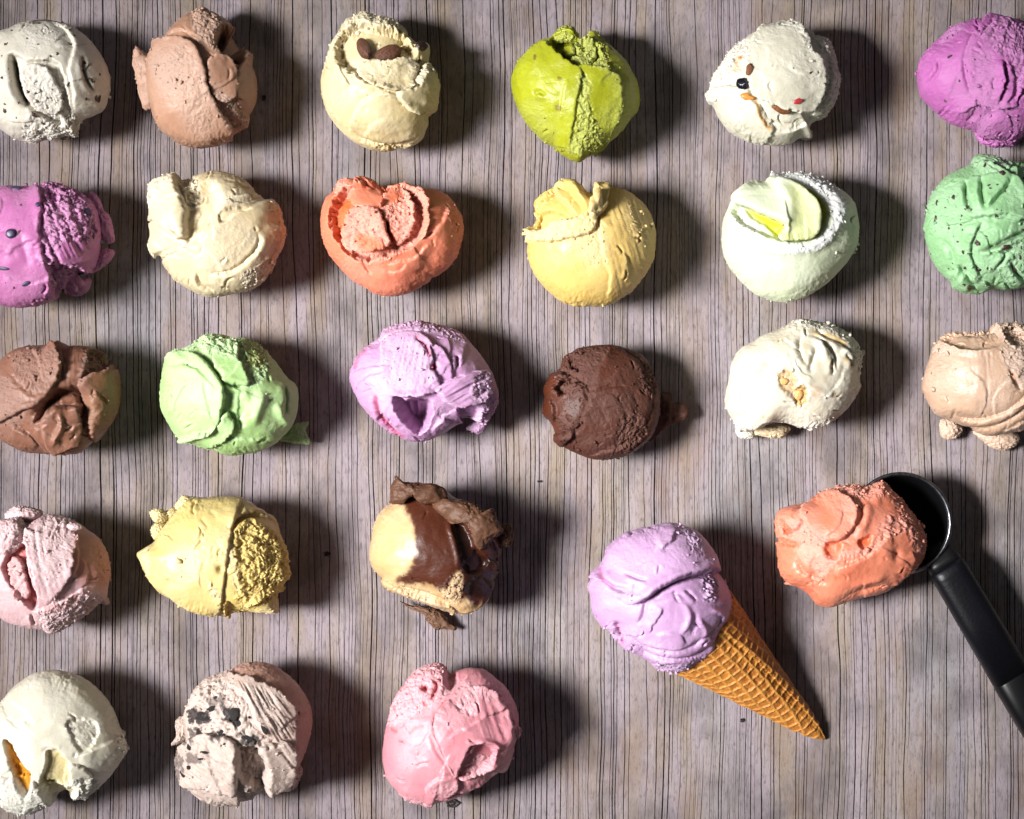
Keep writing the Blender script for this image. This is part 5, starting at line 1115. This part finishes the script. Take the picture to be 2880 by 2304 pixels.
# ------------------------------------------------------------------ the scooper and its scoop
def make_scooper():
    mb = plain('black_anodised_metal', (14,13,16), 0.42, var=(9,8,10), spec=0.3)
    mr = plain('worn_bare_rim', (150,150,154), 0.3, 1.0, var=(90,90,96))
    mh = plain('black_handle_plastic', (11,11,17), 0.40, var=(7,7,12), scale=700, bump=0.15, spec=0.25)
    mc = plain('handle_cap_black', (9,9,12), 0.36, var=(6,6,8), spec=0.25)
    rimz = 0.0235
    c = ZM.world([(828,395)], rimz)[0]; r = 290 * ZM.k * K * (CAM_H - rimz) / CAM_H
    root = bpy.data.objects.new('ice_cream_scooper', None); COL.objects.link(root); root.location = (c[0], c[1], 0)
    root['label'] = 'black ice cream scooper with a round bowl and long handle under the coral scoop'; root['category'] = 'scooper'
    def part(name, bm, mat, smooth=True):
        me = bpy.data.meshes.new(name); bmesh.ops.recalc_face_normals(bm, faces=bm.faces); bm.to_mesh(me); bm.free()
        me.polygons.foreach_set('use_smooth', np.full(len(me.polygons), smooth))
        me.materials.append(mat); o = bpy.data.objects.new(name, me); COL.objects.link(o); o.parent = root; return o
    # bowl: hollow hemisphere with wall thickness
    bm = bmesh.new(); n = 96
    prof = [(r * math.sin(a), rimz - r * 0.985 * math.cos(a)) for a in np.linspace(0.02, math.pi / 2, 22)]
    prof += [((r - 0.0014) * math.sin(a), rimz - (r - 0.0014) * 0.985 * math.cos(a)) for a in np.linspace(math.pi / 2, 0.02, 22)]
    rings = []
    for R0, z in prof:
        rings.append([bm.verts.new((R0 * math.cos(2 * math.pi * k / n), R0 * math.sin(2 * math.pi * k / n), max(z, 0.0004))) for k in range(n)])
    for a, b in zip(rings[:-1], rings[1:]):
        for k in range(n): bm.faces.new((a[k], a[(k + 1) % n], b[(k + 1) % n], b[k]))
    bm.faces.new(rings[0][::-1]); bm.faces.new(rings[-1])
    part('bowl', bm, mb)
    bm = bmesh.new(); n2 = 120; rr = []
    for k in range(n2):
        an = 2 * math.pi * k / n2; row = []
        for j in range(8):
            q = 2 * math.pi * j / 8
            R0 = r - 0.0003 + 0.0009 * math.cos(q); row.append(bm.verts.new((R0 * math.cos(an), R0 * math.sin(an), rimz + 0.0005 + 0.0007 * math.sin(q))))
        rr.append(row)
    for k in range(n2):
        for j in range(8): bm.faces.new((rr[k][j], rr[(k + 1) % n2][j], rr[(k + 1) % n2][(j + 1) % 8], rr[k][(j + 1) % 8]))
    part('rim', bm, mr)
    # handle: lofted along its length, flat-topped section
    def sect(wd, ht, flat=0.55):
        pts = []
        for q in np.linspace(0, 2 * np.pi, 40, endpoint=False):
            cx, cz = math.cos(q), math.sin(q)
            e = 0.62
            pts.append((wd * abs(cx) ** e * (1 if cx > 0 else -1), ht * abs(cz) ** e * (1 if cz > 0 else -1)))
        return pts
    zH = 0.021
    p0 = ZM.world([(1040,560)], zH)[0] - c; p1 = ZM.world([(1330,1040)], zH)[0] - c
    d = (p1 - p0) / np.linalg.norm(p1 - p0); nrm = np.array([-d[1], d[0]])
    def loft(name, stations, mat):
        bm = bmesh.new(); rows = []
        for u, wd, ht, zc in stations:
            o0 = p0 + d * u
            rows.append([bm.verts.new((o0[0] + nrm[0] * a, o0[1] + nrm[1] * a, zc + b)) for a, b in sect(wd, ht)])
        for a, b in zip(rows[:-1], rows[1:]):
            for k in range(40): bm.faces.new((a[k], a[(k + 1) % 40], b[(k + 1) % 40], b[k]))
        bm.faces.new(rows[0][::-1]); bm.faces.new(rows[-1])
        o = part(name, bm, mat)
        return o
    W = 108 * ZM.k * K
    loft('neck', [(-0.004, W * 0.72, 0.0030, 0.0175), (0.0, W * 0.82, 0.0050, 0.018), (0.004, W * 0.90, 0.0062, 0.019), (0.0075, W * 0.95, 0.0066, 0.0198)], mb)
    loft('handle', [(0.007, W * 0.90, 0.0060, 0.0205), (0.0085, W * 0.985, 0.0076, 0.0205), (0.012, W, 0.0083, 0.0200), (0.035, W * 1.03, 0.0088, 0.0180), (0.066, W * 1.07, 0.0092, 0.0150)], mh)
    loft('handle_cap', [(0.0662, W * 1.055, 0.0088, 0.0150), (0.0672, W * 1.085, 0.0094, 0.0148), (0.085, W * 1.10, 0.0096, 0.0132), (0.108, W * 1.05, 0.0094, 0.0115), (0.114, W * 0.9, 0.0078, 0.011), (0.117, W * 0.55, 0.0045, 0.011)], mc)
make_scooper()

scoop(ZM, 'coral orange lumpy scoop spilling out of the black scooper bowl',
      [(480,180),(560,175),(640,180),(720,150),(760,190),(830,250),(880,320),(940,400),(970,490),(960,590),(900,680),(820,740),(740,790),(600,820),(480,860),(420,880),(340,865),(290,800),(230,760),(175,735),(130,680),(115,560),(110,470),(105,370),(140,310),(250,280),(330,255),(370,215),(420,195)],
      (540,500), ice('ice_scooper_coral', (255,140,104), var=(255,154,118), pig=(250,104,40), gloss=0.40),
      [L([(255,320),(340,245),(430,215),(515,260),(545,340),(505,430),(400,495),(300,430)], 0.09, 20, rag=5), R([(530,240),(555,330),(525,430)], 0.05, 20), R([(600,250),(595,360),(530,470)], 0.06, 28), C([(570,230),(575,340),(540,420)], 0.05, 18),
       P([(370,500),(440,490),(430,580),(380,570)], 0.12, 22, rag=7), P([(555,490),(625,455),(590,530)], 0.10, 14, rag=6), P([(125,370),(185,420),(150,450)], 0.10, 14), P([(115,480),(200,495),(190,520),(120,510)], 0.07, 12), Q([(370,500),(450,490),(430,580),(375,570)], 0.7, 20, 14), Q([(555,500),(625,450),(600,520)], 0.8, 14, 10), Q([(125,370),(185,430),(150,450)], 0.7, 12, 10), Q([(420,680),(445,690),(420,710)], 0.7, 10, 8), QL([(120,490),(240,510)], 16, 0.5),  # orange pigment in the crevices: light bouncing inside them, painted in
       G([(620,500),(680,390),(760,330),(830,420),(700,490),(600,570),(430,600),(350,720),(310,600),(450,540)], 0.07, 9), F([(410,640),(560,590),(640,540),(740,440)], 0.06, 80, 1, 8),
       G([(760,210),(900,330),(980,480),(930,580),(850,480),(790,330)], 0.07, 9), C([(220,560),(230,640),(300,690),(410,740)], 0.05, 16), B((775,565),22,34,0,-0.06), F([(870,540),(880,620),(820,720),(760,760)], 0.06, 60, 1), R([(510,760),(600,720),(730,700)], 0.03, 20), C([(480,810),(620,760),(760,740)], 0.04, 18),
       G([(450,180),(740,150),(760,220),(560,250)], 0.05, 9), F([(170,420),(280,440),(420,600),(440,720)], 0.03, 60, -1), C([(200,330),(250,300),(330,260)], 0.06, 14), G([(130,360),(330,420),(360,500),(140,500)], 0.035, 10), L([(110,380),(200,310),(260,330),(200,430)], 0.05, 12)],
      26, squash=0.80, lumps=[lump([(155,742),(200,710),(250,760),(190,752)], 0.35, 0.10, 0.02)])

# ------------------------------------------------------------------ dark knot in the wood below the pink scoop
def knot(px, py, rx, ry):
    zz = Zoom(0, 0, 2880, 2880); p = zz.world([(px, py)])[0]
    bm = bmesh.new(); n = 28; rows = []
    for j, (f, z) in enumerate([(1.0, -0.0002), (0.9, 0.0003), (0.72, 0.0002), (0.5, -0.0001), (0.25, 0.0002)]):
        rows.append([bm.verts.new((p[0] + rx * f * math.cos(a) * (1 + 0.14 * math.sin(3 * a + 1) + 0.08 * math.sin(7 * a)), p[1] + ry * f * math.sin(a) * (1 + 0.12 * math.sin(2 * a) + 0.08 * math.cos(5 * a)), z + 0.0007)) for a in np.linspace(0, 2 * np.pi, n, endpoint=False)])
    for a, b in zip(rows[:-1], rows[1:]):
        for k in range(n): bm.faces.new((a[k], a[(k + 1) % n], b[(k + 1) % n], b[k]))
    bm.faces.new(rows[-1])
    me = bpy.data.meshes.new('knot'); bm.to_mesh(me); bm.free()
    me.materials.append(M_KNOT); o = bpy.data.objects.new('knot', me); COL.objects.link(o); o.parent = board
M_KNOT = plain('dark_wood_knot', (44,26,24), 0.6, var=(24,14,14), scale=500, bump=0.8)
knot(1272, 2260, 0.0030, 0.0019)
knot(1516, 1354, 0.0009, 0.0005)
knot(2086, 2026, 0.0006, 0.0010)
knot(742, 276, 0.0010, 0.0014)
knot(920, 1558, 0.0016, 0.0011)
